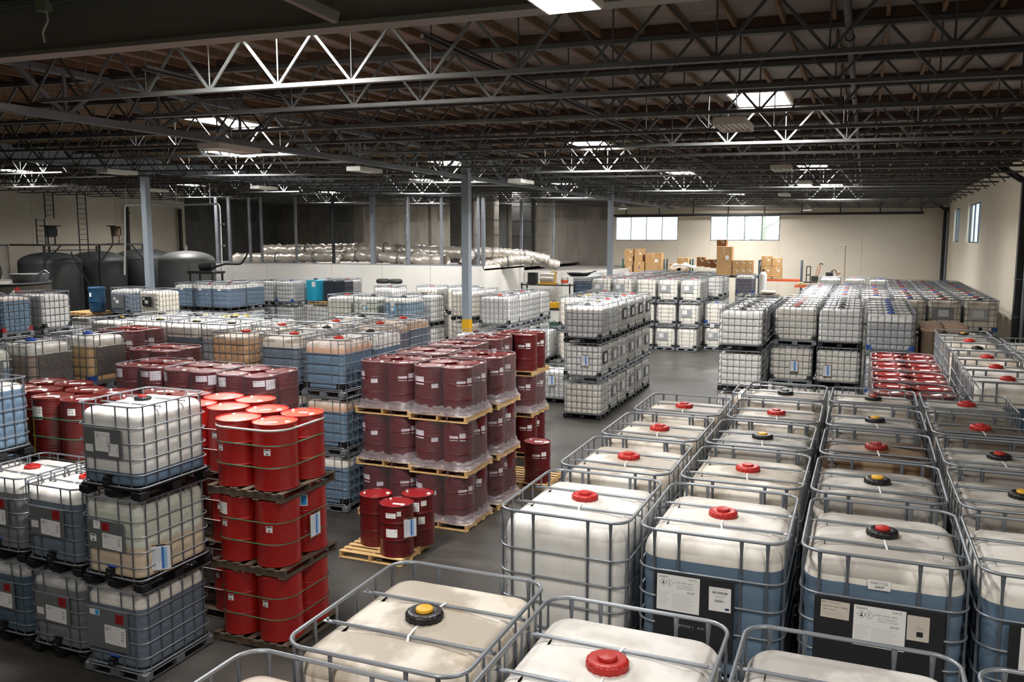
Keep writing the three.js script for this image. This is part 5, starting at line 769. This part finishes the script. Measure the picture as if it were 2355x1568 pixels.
// ---------- silos on the left ----------
function silo(x, z, r, hs, label, top) {
  const t = group('silo'), pr = [[0.0001, 0], [r, 0], [r, hs - 0.03], [r + 0.015, hs - 0.02], [r + 0.015, hs], [r, hs + 0.01]], dome = []; for (let i = 0; i <= 10; i++) { const f = i / 10; dome.push([r * Math.cos(f * Q) + 0.0001, hs + 0.01 + 0.62 * Math.sin(f * Q)]); }
  part('shell', new THREE.LatheGeometry(pr.map((q) => new THREE.Vector2(...q)), 48), top ? MT.silo : MT.siloDark, t); part('dome', new THREE.LatheGeometry(dome.map((q) => new THREE.Vector2(...q)), 48), top ? MT.siloTop : MT.siloDark, t);
  part('seam', bar(V(r * 0.72, 0, r * 0.7), V(r * 0.72, hs, r * 0.7), 0.018, 5), MT.siloTop, t); part('vent', bar(V(0, hs + 0.6, 0), V(0, hs + 0.95, 0), 0.06, 8), top ? MT.pipe : MT.darkSteel, t);
  return place(t, 'silo', label, 'silo', null, x, 0, z);
}
silo(-44.0, -35.9, 1.68, 3.95, 'dark grey round silo at the far left under the gantry', false);
silo(-44.3, -39.5, 1.68, 3.95, 'dark grey silo second from the left, under the gantry end', false);
silo(-44.3, -43.2, 1.75, 4.05, 'grey silo behind the left grey pillar', false);
silo(-38.9, -41.4, 1.68, 3.97, 'pale domed silo beside the white partition', true);
{ // gantry over the dark silos
  const t = group('g'), Bm = (a, b, w = 0.08, h = 0.1) => beam(a, b, w, h);
  part('platform_rail', M([Bm(V(-41.9, 5.0, -33.8), V(-41.9, 5.0, -41.2)), Bm(V(-45, 5.0, -34.2), V(-41.9, 5.0, -34.2)), Bm(V(-45, 5.0, -41), V(-41.9, 5.0, -41)), Bm(V(-41.9, 4.7, -33.8), V(-41.9, 4.7, -37.6), 0.06, 0.06)]), MT.darkSteel, t);
  for (const z of [-33.9, -37.6, -41.1]) part('leg', Bm(V(-41.95, 0, z), V(-41.95, 5.0, z), 0.1, 0.1), MT.darkSteel, t);
  for (const [a, b] of [[V(-41.95, 3.9, -37.6), V(-41.95, 5.0, -38.6)], [V(-41.95, 3.9, -41.1), V(-41.95, 5.0, -40)], [V(-41.95, 4.0, -33.9), V(-41.95, 5, -35)], [V(-41.95, 1.5, -37.4), V(-41.95, 4.6, -35.6)]]) part('brace', Bm(a, b, 0.06, 0.06), MT.darkSteel, t);
  place(t, 'gantry', 'dark steel gantry frame over the two dark silos', 'gantry', null, 0, 0, 0);
  const lad = (x, z, y0, y1, l, w = 0.42) => { const q = group('l'); for (const s of [-1, 1]) part('rail', box(0.05, y1 - y0, 0.05, 0, (y1 - y0) / 2, s * w / 2), MT.darkSteel, q); for (let y = 0.2; y < y1 - y0; y += 0.3) part('rung', bar(V(0, y, -w / 2), V(0, y, w / 2), 0.016, 5), MT.darkSteel, q); place(q, 'ladder', l, 'ladder', null, x, y0, z); };
  lad(-42.6, -37.1, 4.2, 8.0, 'tall dark ladder rising above the gantry to the roof', 0.6); lad(-43.6, -35.1, 5.0, 6.5, 'short dark ladder on the left end of the gantry', 0.55); lad(-46.6, -38.2, 6.6, 8.2, 'short caged ladder high on the left white wall', 0.6);
  for (const [x, z, y, l, m] of [[-43.4, -35.6, 5.0, 'dark feed hopper on the gantry beside the short ladder', MT.darkSteel], [-43.4, -40.2, 5.05, 'dull brown mixer motor standing on the gantry end', MT.fiber]]) { const q = group('h'); part('drum_body', new THREE.CylinderGeometry(0.3, 0.26, 0.62, 14).translate(0, 0.75, 0), m, q); part('top_plate', box(0.8, 0.06, 0.7, 0, 1.08, 0), m, q); for (const s of [-0.28, 0.28]) part('leg', box(0.06, 0.5, 0.06, s, 0.25, 0), m, q); part('side_pipe', tube([V(0.3, 1.0, 0), V(0.55, 0.95, 0.1), V(0.55, 0.5, 0.1)], 0.05, 6), m, q); place(q, 'hopper', l, 'hopper', null, x, y, z); }
}
{ // pale cylinder behind, brown vat in front
  const t = group('v'); part('shell', new THREE.CylinderGeometry(0.95, 0.95, 5.0, 28).translate(0, 2.5, 0), MT.wallpale, t); part('rim', new THREE.TorusGeometry(0.95, 0.04, 6, 28).rotateX(Q).translate(0, 5.0, 0), MT.galvDark, t); place(t, 'pale_tank', 'tall pale cylinder tank at the far left by the white wall', 'tank', null, -45.4, 0, -33.2);
  const b = group('b'); part('shell', new THREE.CylinderGeometry(1.75, 1.75, 3.78, 36).translate(0, 1.89, 0), MT.brownTank, b); part('rim', new THREE.TorusGeometry(1.75, 0.05, 6, 36).rotateX(Q).translate(0, 3.78, 0), MT.darkSteel, b); const d = part('hazard_diamond', rbox(0.42, 0.42, 0.01, 0, 0, 0, 0.003).rotateZ(Math.PI / 4), pm('nfpa'), b); d.position.set(1.69, 3.42, 0.5); d.rotation.y = 1.285; place(b, 'vat', 'brown round vat with a hazard diamond at the left edge', 'vat', null, -29.0, 0, -21.4);
  const p = group('p'); for (const [x, z, r] of [[-0.5, 0.6, 0.34], [0.2, 0.3, 0.38], [-1.0, -0.1, 0.3]]) part('motor', bar(V(x - 0.5, 0.38, z), V(x + 0.35, 0.42, z - 0.2), r, 14), MT.black, p); part('hose', tube([V(-1.3, 0.2, 0.8), V(-0.4, 0.7, 0.9), V(0.5, 0.5, 0.6), V(1.2, 0.12, 0.6)], 0.09, 8), MT.rubber, p); place(p, 'pump', 'black pumps and hose lying on the brown vat', 'pump', null, -29.2, 3.8, -21.2);
  const f = group('f'); part('basin', new THREE.LatheGeometry([[0.0001, 0], [0.5, 0], [0.62, 0.3], [0.66, 0.3], [0.55, -0.02]].map((q) => new THREE.Vector2(...q)), 24), MT.silo, f); part('tap', tube([V(0.5, 0.3, 0), V(0.8, 0.42, 0), V(1.0, 0.3, 0)], 0.04, 6), MT.galvDark, f); place(f, 'basin', 'round grey basin on the right part of the brown vat', 'basin', null, -28.3, 3.8, -22.2);
}
{ // white conduit loop in front of the silos, dark downpipes on the left wall
  const t = group('c'); part('run', tube([V(-37.3, 3.4, -35), V(-37.1, 5.5, -35), V(-37.0, 7.05, -35), V(-36.7, 7.14, -35), V(-33, 7.1, -35), V(-30.9, 7.12, -35), V(-30.62, 7.0, -35), V(-30.6, 5.5, -35), V(-30.62, 3.3, -35)], 0.045, 8, 90), MT.pipe, t); for (const x of [-36.9, -34.2, -33.4, -31.2]) part('hanger', bar(V(x, 7.1, -35), V(x, 8.2, -35), 0.02, 5), MT.pipe, t); for (const y of [6.1, 5.0]) part('bracket', box(0.3, 0.05, 0.05, -30.5, y, -35), MT.pipe, t);
  place(t, 'conduit_loop', 'white conduit loop hanging above the grey silos', 'pipe', null, 0, 0, 0);
  for (const [z, l] of [[-44.3, 'dark downpipe on the left white wall, nearer'], [-49.2, 'dark downpipe at the corner of the left wall']]) { const q = group('d'); part('run', bar(V(0, 0, 0), V(0, 7.5, 0), 0.13, 10), MT.darkSteel, q); for (const y of [2, 4.5, 7]) part('collar', bar(V(0, y, 0), V(0, y + 0.12, 0), 0.17, 10), MT.darkSteel, q); place(q, 'downpipe', l, 'pipe', null, XL + 0.3, 0, z); }
}
// ---------- odds and ends in the left middle ----------
{
  const b = group('b'); part('body', new THREE.LatheGeometry([[0.0001, 0], [0.27, 0], [0.3, 0.05], [0.31, 0.4], [0.33, 0.42], [0.31, 0.45], [0.3, 0.85], [0.33, 0.92], [0.33, 0.98], [0.3, 1.0], [0.0001, 0.99]].map((q) => new THREE.Vector2(...q)), 26), MT.barrelBlue, b); part('paper_label', box(0.1, 0.16, 0.004, 0.0, 0.7, 0.325), MT.paper, b); place(b, 'barrel', 'dark blue plastic barrel left of the smoky blue-grey tank', 'barrel', null, -28.5, 2.45, -25.3);
  woodPallet(1.2, 1.2, MT.wood, -29.1, 2.32, -25.4, 'yellowish pallet under the dark blue barrel', null);
  const s = group('s'); part('tray', rbox(1.5, 0.22, 1.1, 0, 0.11, 0, 0.03), MT.spillYellow, s); for (let i = 0; i < 6; i++) part('nub', new THREE.CylinderGeometry(0.09, 0.12, 0.16, 10).translate(-0.62 + i * 0.25, 0.3, 0.4 - (i % 2) * 0.7), MT.spillYellow, s); place(s, 'spill_tray', 'pale yellow bumpy spill tray behind the cream row', 'tray', null, -21.0, 2.31, -24.2);
  const c = group('c'); part('body', rbox(0.55, 1.0, 0.7, 0, 0.5, 0, 0.04), MT.cyan, c); part('cap', bar(V(0, 1.0, 0), V(0, 1.06, 0), 0.09, 12), MT.black, c); part('paper_label', box(0.2, 0.24, 0.004, 0.12, 0.8, 0.352), MT.paper, c); place(c, 'container', 'turquoise tall container beside the blue-cornered pale tank', 'container', null, -23.85, 2.45, -33.6);
  for (const [x, z, l] of [[-23.1, -33.9, 'left'], [-22.5, -33.9, 'right']]) { const n = group('n'); part('body', rbox(0.58, 0.98, 0.7, 0, 0.49, 0, 0.05), MT.navy, n); for (const y of [0.25, 0.5, 0.75]) part('film_fold', hoop(0.3, 0.36, 0.06, 0.008, y, 4, 5), MT.film, n); place(n, 'container', `wrapped navy container by the partition, ${l} one`, 'container', 'wrapped navy containers', x, 2.45, z); }
  woodPallet(1.9, 1.1, MT.wood, -23.1, 2.32, -33.8, 'wooden pallet under the turquoise and navy containers', null);
  for (const [x, z, l] of [[-23.35, -36.0, 'left'], [-22.7, -35.9, 'right']]) { const n = group('n'); part('body', new THREE.LatheGeometry([[0.0001, 0], [0.29, 0], [0.3, 0.3], [0.31, 0.32], [0.3, 0.34], [0.3, 0.86], [0.26, 0.92], [0.0001, 0.92]].map((q) => new THREE.Vector2(...q)), 24), MT.navy, n); part('paper_label', new THREE.CylinderGeometry(0.303, 0.303, 0.3, 10, 1, true, -0.6, 1.2).translate(0, 0.3, 0), pm('plain'), n); part('paper_label', new THREE.CylinderGeometry(0.303, 0.303, 0.16, 8, 1, true, -0.3, 0.6).translate(0, 0.72, 0), pm('plain'), n); place(n, 'barrel', `navy barrel with white labels beside the lone pale tank, ${l} one`, 'barrel', 'two navy barrels', x, 1.2, z); }
  for (const [x, l] of [[-18.45, 'left'], [-17.85, 'right']]) { const n = group('t'); part('tread', new THREE.TorusGeometry(0.19, 0.1, 10, 24).rotateX(Q), MT.rubber, n); part('rim', new THREE.CylinderGeometry(0.11, 0.11, 0.12, 16), MT.darkSteel, n); place(n, 'tyre', `black tyre lying on the white tank, ${l} of two`, 'tyre', 'two black tyres', x, 3.62, -30.7); }
  const p = group('p'); part('tray', rbox(1.6, 0.15, 0.9, 0, 0.3, 0, 0.03), MT.black, p); for (const x of [-0.7, 0.7]) for (const z of [-0.35, 0.35]) part('leg', box(0.07, 3.64, 0.07, x, -1.6, z), MT.darkSteel, p); part('motor', bar(V(-0.3, 0.55, 0), V(0.5, 0.6, 0), 0.2, 12), MT.black, p); part('arm', tube([V(0.4, 0.5, 0), V(1.2, 0.7, 0), V(2.0, 0.72, -0.2), V(2.4, 1.3, -0.3)], 0.05, 6), MT.darkSteel, p); place(p, 'pump', 'black pump and arm in front of the pale domed silo', 'pump', null, -30.2, 3.42, -33.4);
}
// workbench clutter right of the middle pillar
{
  const b = group('b'); for (const y of [0.9, 1.9, 3.1]) part('shelf', rbox(2.6, 0.06, 0.8, 0, y, 0, 0.01), MT.darkSteel, b); for (const x of [-1.25, 1.25]) for (const z of [-0.36, 0.36]) part('leg', box(0.06, 3.2, 0.06, x, 1.6, z), MT.darkSteel, b); place(b, 'tool_rack', 'dark tool rack standing between white stacks before the low partition', 'rack', null, -14.4, 0, -39.6);
  const it = (name, x, y, z, l, cat, f) => { const g = group('i'); f(g); place(g, name, l, cat, null, x, y, z); };
  it('tool_box', -15.2, 3.13, -39.6, 'black tool box on the left top of the tool rack', 'box', (g) => { part('case', rbox(0.4, 0.5, 0.4, 0, 0.25, 0, 0.03), MT.black, g); part('lid', rbox(0.42, 0.08, 0.42, 0, 0.53, 0, 0.02), MT.darkSteel, g); });
  it('winch', -14.4, 3.13, -39.6, 'yellow and grey winch on top of the tool rack', 'winch', (g) => { part('coil', bar(V(-0.35, 0.28, 0), V(0.35, 0.28, 0), 0.27, 16), MT.foil, g); part('frame', M([beam(V(0.4, 0, 0.2), V(0.5, 0.62, 0.2), 0.06, 0.06), beam(V(0.5, 0.62, 0.2), V(0.2, 0.6, 0.2), 0.06, 0.06), box(0.9, 0.06, 0.5, 0, 0.03, 0)]), MT.yellow, g); });
  it('bucket', -13.5, 3.13, -39.5, 'white and orange bucket on the right end of the tool rack', 'bucket', (g) => { part('body', new THREE.CylinderGeometry(0.19, 0.16, 0.36, 18).translate(0, 0.18, 0), MT.pipe, g); part('band', new THREE.CylinderGeometry(0.193, 0.18, 0.14, 18).translate(0, 0.16, 0), MT.rackOrange, g); });
  it('wheelbarrow_tray', -12.9, 3.55, -39.9, 'black shallow tray lying over the tool rack end', 'tray', (g) => { part('pan', new THREE.LatheGeometry([[0.0001, 0], [0.4, 0.02], [0.6, 0.16], [0.63, 0.16], [0.42, -0.02]].map((q) => new THREE.Vector2(...q)), 20), MT.black, g); part('handle', bar(V(0.3, 0.1, 0), V(0.9, 0.25, 0.1), 0.03, 6), MT.black, g); });
  for (const [y, c, l] of [[1.96, MT.yellow, 'yellow tool case on the middle shelf of the tool rack'], [0.96, MT.rackGreen, 'green tool case on the lower shelf of the tool rack']]) it('tool_case', -14.0, y, -39.55, l, 'case', (g) => { part('case', rbox(0.8, 0.3, 0.4, 0, 0.15, 0, 0.03), c, g); part('handle', tube([V(-0.12, 0.3, 0.1), V(0, 0.38, 0.1), V(0.12, 0.3, 0.1)], 0.015, 5), MT.black, g); });
}
// ---------- cartons and rack before the back wall ----------
{
  const carton = (x, y, z, w, h, d, l, m = MT.cardboard, logo) => { const g = group('c'); part('carton_body', metricUV(rbox(w, h, d, 0, h / 2, 0, 0.012)), m, g); part('tape', box(w * 1.002, 0.003, 0.06, 0, h + 0.001, 0), MT.tape, g); part('tape', box(0.06, h * 0.25, 0.003, 0, h * 0.87, d / 2 + 0.001), MT.tape, g); if (logo) part('print', box(0.4, 0.34, 0.002, 0, h * 0.5, d / 2 + 0.002), pm('boxlogo'), g); else part('paper_label', box(w * 0.22, h * 0.14, 0.002, w * 0.2, h * 0.62, d / 2 + 0.002), MT.paper, g); place(g, 'carton', l, 'carton', null, x, y, z); };
  const zc = -56.4;
  const list = [[-14.62, 3.1, 0.5, 0.5, 'carton lowest left on the carton rack'], [-14.62, 3.6, 0.55, 0.55, 'second carton from below, left end of the carton rack'], [-14.6, 4.15, 0.62, 0.5, 'topmost carton at the left end of the carton rack'], [-13.9, 3.1, 0.72, 0.72, 'carton with a blue triangle print'], [-13.95, 3.82, 0.55, 0.85, 'tall carton standing on the blue triangle carton'], [-12.95, 3.05, 1.05, 1.35, 'big film-wrapped carton right of the blue triangle one'], [-11.5, 3.05, 0.75, 0.65, 'low film-wrapped carton beside the green rack post'], [-11.0, 3.2, 0.7, 0.9, 'carton leaning at the green rack post']];
  list.forEach(([x, y, w, h, l], i) => carton(x, y, zc, w, h, 0.8, l, MT.cardboard, i === 3));
  [[-9.85, 3.55, 0.5, 0.6, 'dark small carton left of the tall carton tower'], [-9.4, 3.5, 0.42, 0.5, 'narrow dark carton between dark cartons'], [-8.98, 3.45, 0.45, 0.55, 'dark carton touching the tall carton tower']].forEach(([x, y, w, h, l]) => carton(x, y, zc, w, h, 0.6, l, MT.cardboardDark));
  carton(-8.3, 3.0, zc + 0.3, 0.95, 1.85, 0.8, 'tall carton tower wrapped in film'); carton(-8.5, 4.86, zc + 0.3, 0.6, 0.42, 0.6, 'reddish carton on top of the tall tower', MT.cardboardDark);
  for (let r = 0; r < 2; r++) for (let c = 0; c < 3; c++) carton(-7.55 + c * 0.42, 3.0 + r * 0.5, zc + 0.4, 0.41, r ? 0.5 : 0.49, 0.6, `carton of the two-by-three block right of the tower, ${r ? 'upper' : 'lower'} row, ${NTH[c]}`);
  for (let r = 0; r < 2; r++) for (let c = 0; c < 2; c++) carton(-5.72 + c * 0.62, 2.95 + r * 0.65, zc, r && c ? 0.55 : 0.61, r ? (c ? 0.55 : 0.66) : 0.64, 0.7, `carton of the wrapped load on the orange beam, ${r ? 'upper' : 'lower'} ${c ? 'right' : 'left'}`);
  woodPallet(1.3, 0.9, MT.wood, -5.4, 2.8, zc, 'pallet under the wrapped cartons on the orange beam', null);
  const up = (x, l, m) => { const g = group('u'); for (const z of [-0.45, 0.45]) part('post', box(0.09, 4.0, 0.07, 0, 2.0, z), m, g); for (let i = 0; i < 5; i++) part('brace', beam(V(0, 0.4 + i * 0.7, i % 2 ? -0.45 : 0.45), V(0, 1.1 + i * 0.7, i % 2 ? 0.45 : -0.45), 0.04, 0.03), m, g); for (const z of [-0.45, 0.45]) part('foot', box(0.16, 0.02, 0.14, 0, 0.01, z), m, g); place(g, 'rack_upright', l, 'rack frame', null, x, 0, zc); };
  up(-15.0, 'green rack frame left of the cartons', MT.rackGreen); up(-12.2, 'dark rack frame right of the big wrapped carton', MT.rackBlue); up(-10.5, 'green rack frame by the leaning carton', MT.rackGreen); up(-6.15, 'dark rack frame left of the orange beam', MT.rackBlue); up(-3.6, 'dark rack frame right of the orange beam', MT.rackBlue);
  const beamOf = (x, w, y, l, m, zc2 = zc) => { const g = group('b'); part('front_rail', rbox(w, 0.12, 0.05, 0, 0, 0.45, 0.01), m, g); part('rear_rail', rbox(w, 0.12, 0.05, 0, 0, -0.45, 0.01), m, g); for (const s of [-1, 1]) part('end_plate', box(0.02, 0.2, 0.07, s * w / 2, 0, 0.45), m, g); place(g, 'rack_beam', l, 'rack beam', null, x, y, zc2); };
  beamOf(-2.75, 1.5, 2.74, 'orange beam pair carrying the black lift', MT.rackOrange, -50); beamOf(-4.88, 2.4, 2.74, 'orange beam pair carrying the wrapped cartons', MT.rackOrange); beamOf(-13.6, 2.6, 2.95, 'dark beam pair under the left cartons', MT.rackBlue); beamOf(-11.35, 1.5, 2.95, 'dark beam pair under the low wrapped cartons', MT.rackBlue); beamOf(-8.2, 4.0, 2.93, 'dark beam pair under the carton tower', MT.rackBlue);
  const cl = group('c'); part('cover', (() => { const g = new THREE.SphereGeometry(1, 24, 10, 0, 7, 0, Q); g.scale(0.9, 0.32, 0.5); const p = g.attributes.position; for (let i = 0; i < p.count; i++) p.setY(i, p.getY(i) + 0.08 * Math.sin(p.getX(i) * 9) * Math.cos(p.getZ(i) * 7)); g.computeVertexNormals(); return g; })(), MT.cloth, cl); part('fold', tube([V(-0.6, 0.14, 0.4), V(-0.1, 0.25, 0.42), V(0.5, 0.12, 0.42)], 0.03, 5), MT.cloth, cl); place(cl, 'cloth_cover', 'crumpled white cover lying between the carton groups', 'cover', null, -10.7, 3.45, -54.6);
  // lift truck and hanging arm right of the rack
  const f = group('f'); part('mast', M([box(0.06, 1.05, 0.1, -0.22, 0.55, 0), box(0.06, 1.05, 0.1, 0.02, 0.55, 0), box(0.3, 0.06, 0.1, -0.1, 1.05, 0), box(0.3, 0.06, 0.1, -0.1, 0.5, 0)]), MT.black, f); part('body', rbox(0.42, 0.34, 0.5, 0.3, 0.28, 0, 0.03), MT.black, f); part('canister', bar(V(0.42, 0.45, 0), V(0.56, 1.15, 0), 0.11, 12), MT.fiberTop, f); part('arm', tube([V(0.5, 1.1, 0), V(0.62, 1.25, 0), V(0.8, 1.2, 0)], 0.04, 6), MT.black, f); part('base', rbox(0.9, 0.08, 0.5, 0.05, 0.04, 0, 0.02), MT.black, f); place(f, 'lift_truck', 'black small lift with tan canister on the raised pallet', 'lift', null, -2.75, 2.93, -50).scale.setScalar(0.85);
  woodPallet(1.2, 1.0, MT.wood, -2.75, 2.8, -50, 'pallet under the black lift', null);
  const h = group('h'); part('pole', bar(V(0, 0, 0), V(0, 1.55, 0), 0.025, 6), MT.fiberTop, h); part('boom', M([bar(V(0, 1.55, 0), V(-0.22, 1.58, 0), 0.02, 6), bar(V(-0.22, 1.58, 0), V(-0.62, 1.3, 0), 0.018, 6)]), MT.fiberTop, h); part('foot', box(0.24, 0.03, 0.24, 0, 0.015, 0), MT.fiberTop, h); place(h, 'boom_stand', 'thin tan pole with bent boom before the back wall', 'stand', null, -0.9, 3.46, -46.0);
  const m = group('m'); part('housing', bar(V(-0.45, 0.22, 0), V(0.1, 0.22, 0), 0.22, 14), MT.black, m); part('handle', tube([V(-0.2, 0.3, 0.1), V(0.2, 0.55, 0.1), V(0.45, 0.2, 0.1)], 0.05, 6), MT.fiber, m); part('spout', bar(V(0.35, 0.1, 0), V(0.62, 0.35, 0), 0.12, 10), MT.fiberTop, m); place(m, 'pump', 'black hand pump lying on the clear tank behind the dark rows, left', 'pump', null, -1.5, 3.46, -46.2).scale.setScalar(0.62);
  const cyl = group('c'); part('body', new THREE.CapsuleGeometry(0.2, 0.9, 6, 16).translate(0, 0.65, 0), MT.pipe, cyl); part('neck', bar(V(0, 1.28, 0), V(0, 1.42, 0), 0.06, 8), MT.darkSteel, cyl); place(cyl, 'gas_cylinder', 'white cylinder left of the dark rack frame', 'cylinder', null, -5.0, 2.3, -47.6);
  const bag = group('b'); part('sack', (() => { const g = new THREE.SphereGeometry(1, 20, 12); g.scale(0.42, 0.13, 0.32); return g; })(), MT.cloth, bag); part('print', box(0.3, 0.004, 0.2, 0.05, 0.14, 0), MT.fiberTop, bag); place(bag, 'sack', 'white sack lying far behind the bright white stack', 'sack', null, -4.6, 2.57, -46.5); woodPallet(1.1, 0.9, MT.oldwood, -4.6, 2.31, -46.5, 'dark pallet under the white sack', null);
}
// tree seen through the right back window
{
  const bark = S({ color: 0xcac6bd, roughness: 0.95 }), leaf = P({ color: 0xd3dfc8, roughness: 0.9, transmission: 0.4, thickness: 0, side: THREE.DoubleSide });
  const t = group('t'); part('trunk', M([bar(V(0, -0.3, 0), V(0.1, 5, 0), 0.32, 12, 0.24), bar(V(0.1, 5, 0), V(0.2, 11, 0.2), 0.24, 12, 0.12)]), bark, t); for (let i = 0; i < 9; i++) { const y = 4.4 + i * 0.55, a = i * 2.4; part('branch', bar(V(0.1, y, 0), V(0.1 + Math.cos(a) * 2.6, y + 0.8, Math.sin(a) * 1.6), 0.07, 6, 0.02), bark, t); }
  const L = []; for (let i = 0; i < 1500; i++) { const a = rnd() * 7, r = 0.6 + 2.6 * Math.sqrt(rnd()), g = new THREE.PlaneGeometry(0.2, 0.13); g.rotateX(rr(-1.5, 1.5)); g.rotateY(rr(0, 6)); g.translate(Math.cos(a) * r, 4 + rnd() * 6.5, Math.sin(a) * r * 0.7); L.push(g); }
  part('foliage', M(L), leaf, t); place(t, 'tree', 'pale tree standing outside the right back window', 'tree', null, -7.2, 0, -66.5);
}
scene.traverse((o) => { if (o.isMesh) { o.castShadow = true; o.receiveShadow = true; } });
scene.add(camera);
console.log('tanks', nTanks);
renderer.render(scene, camera);
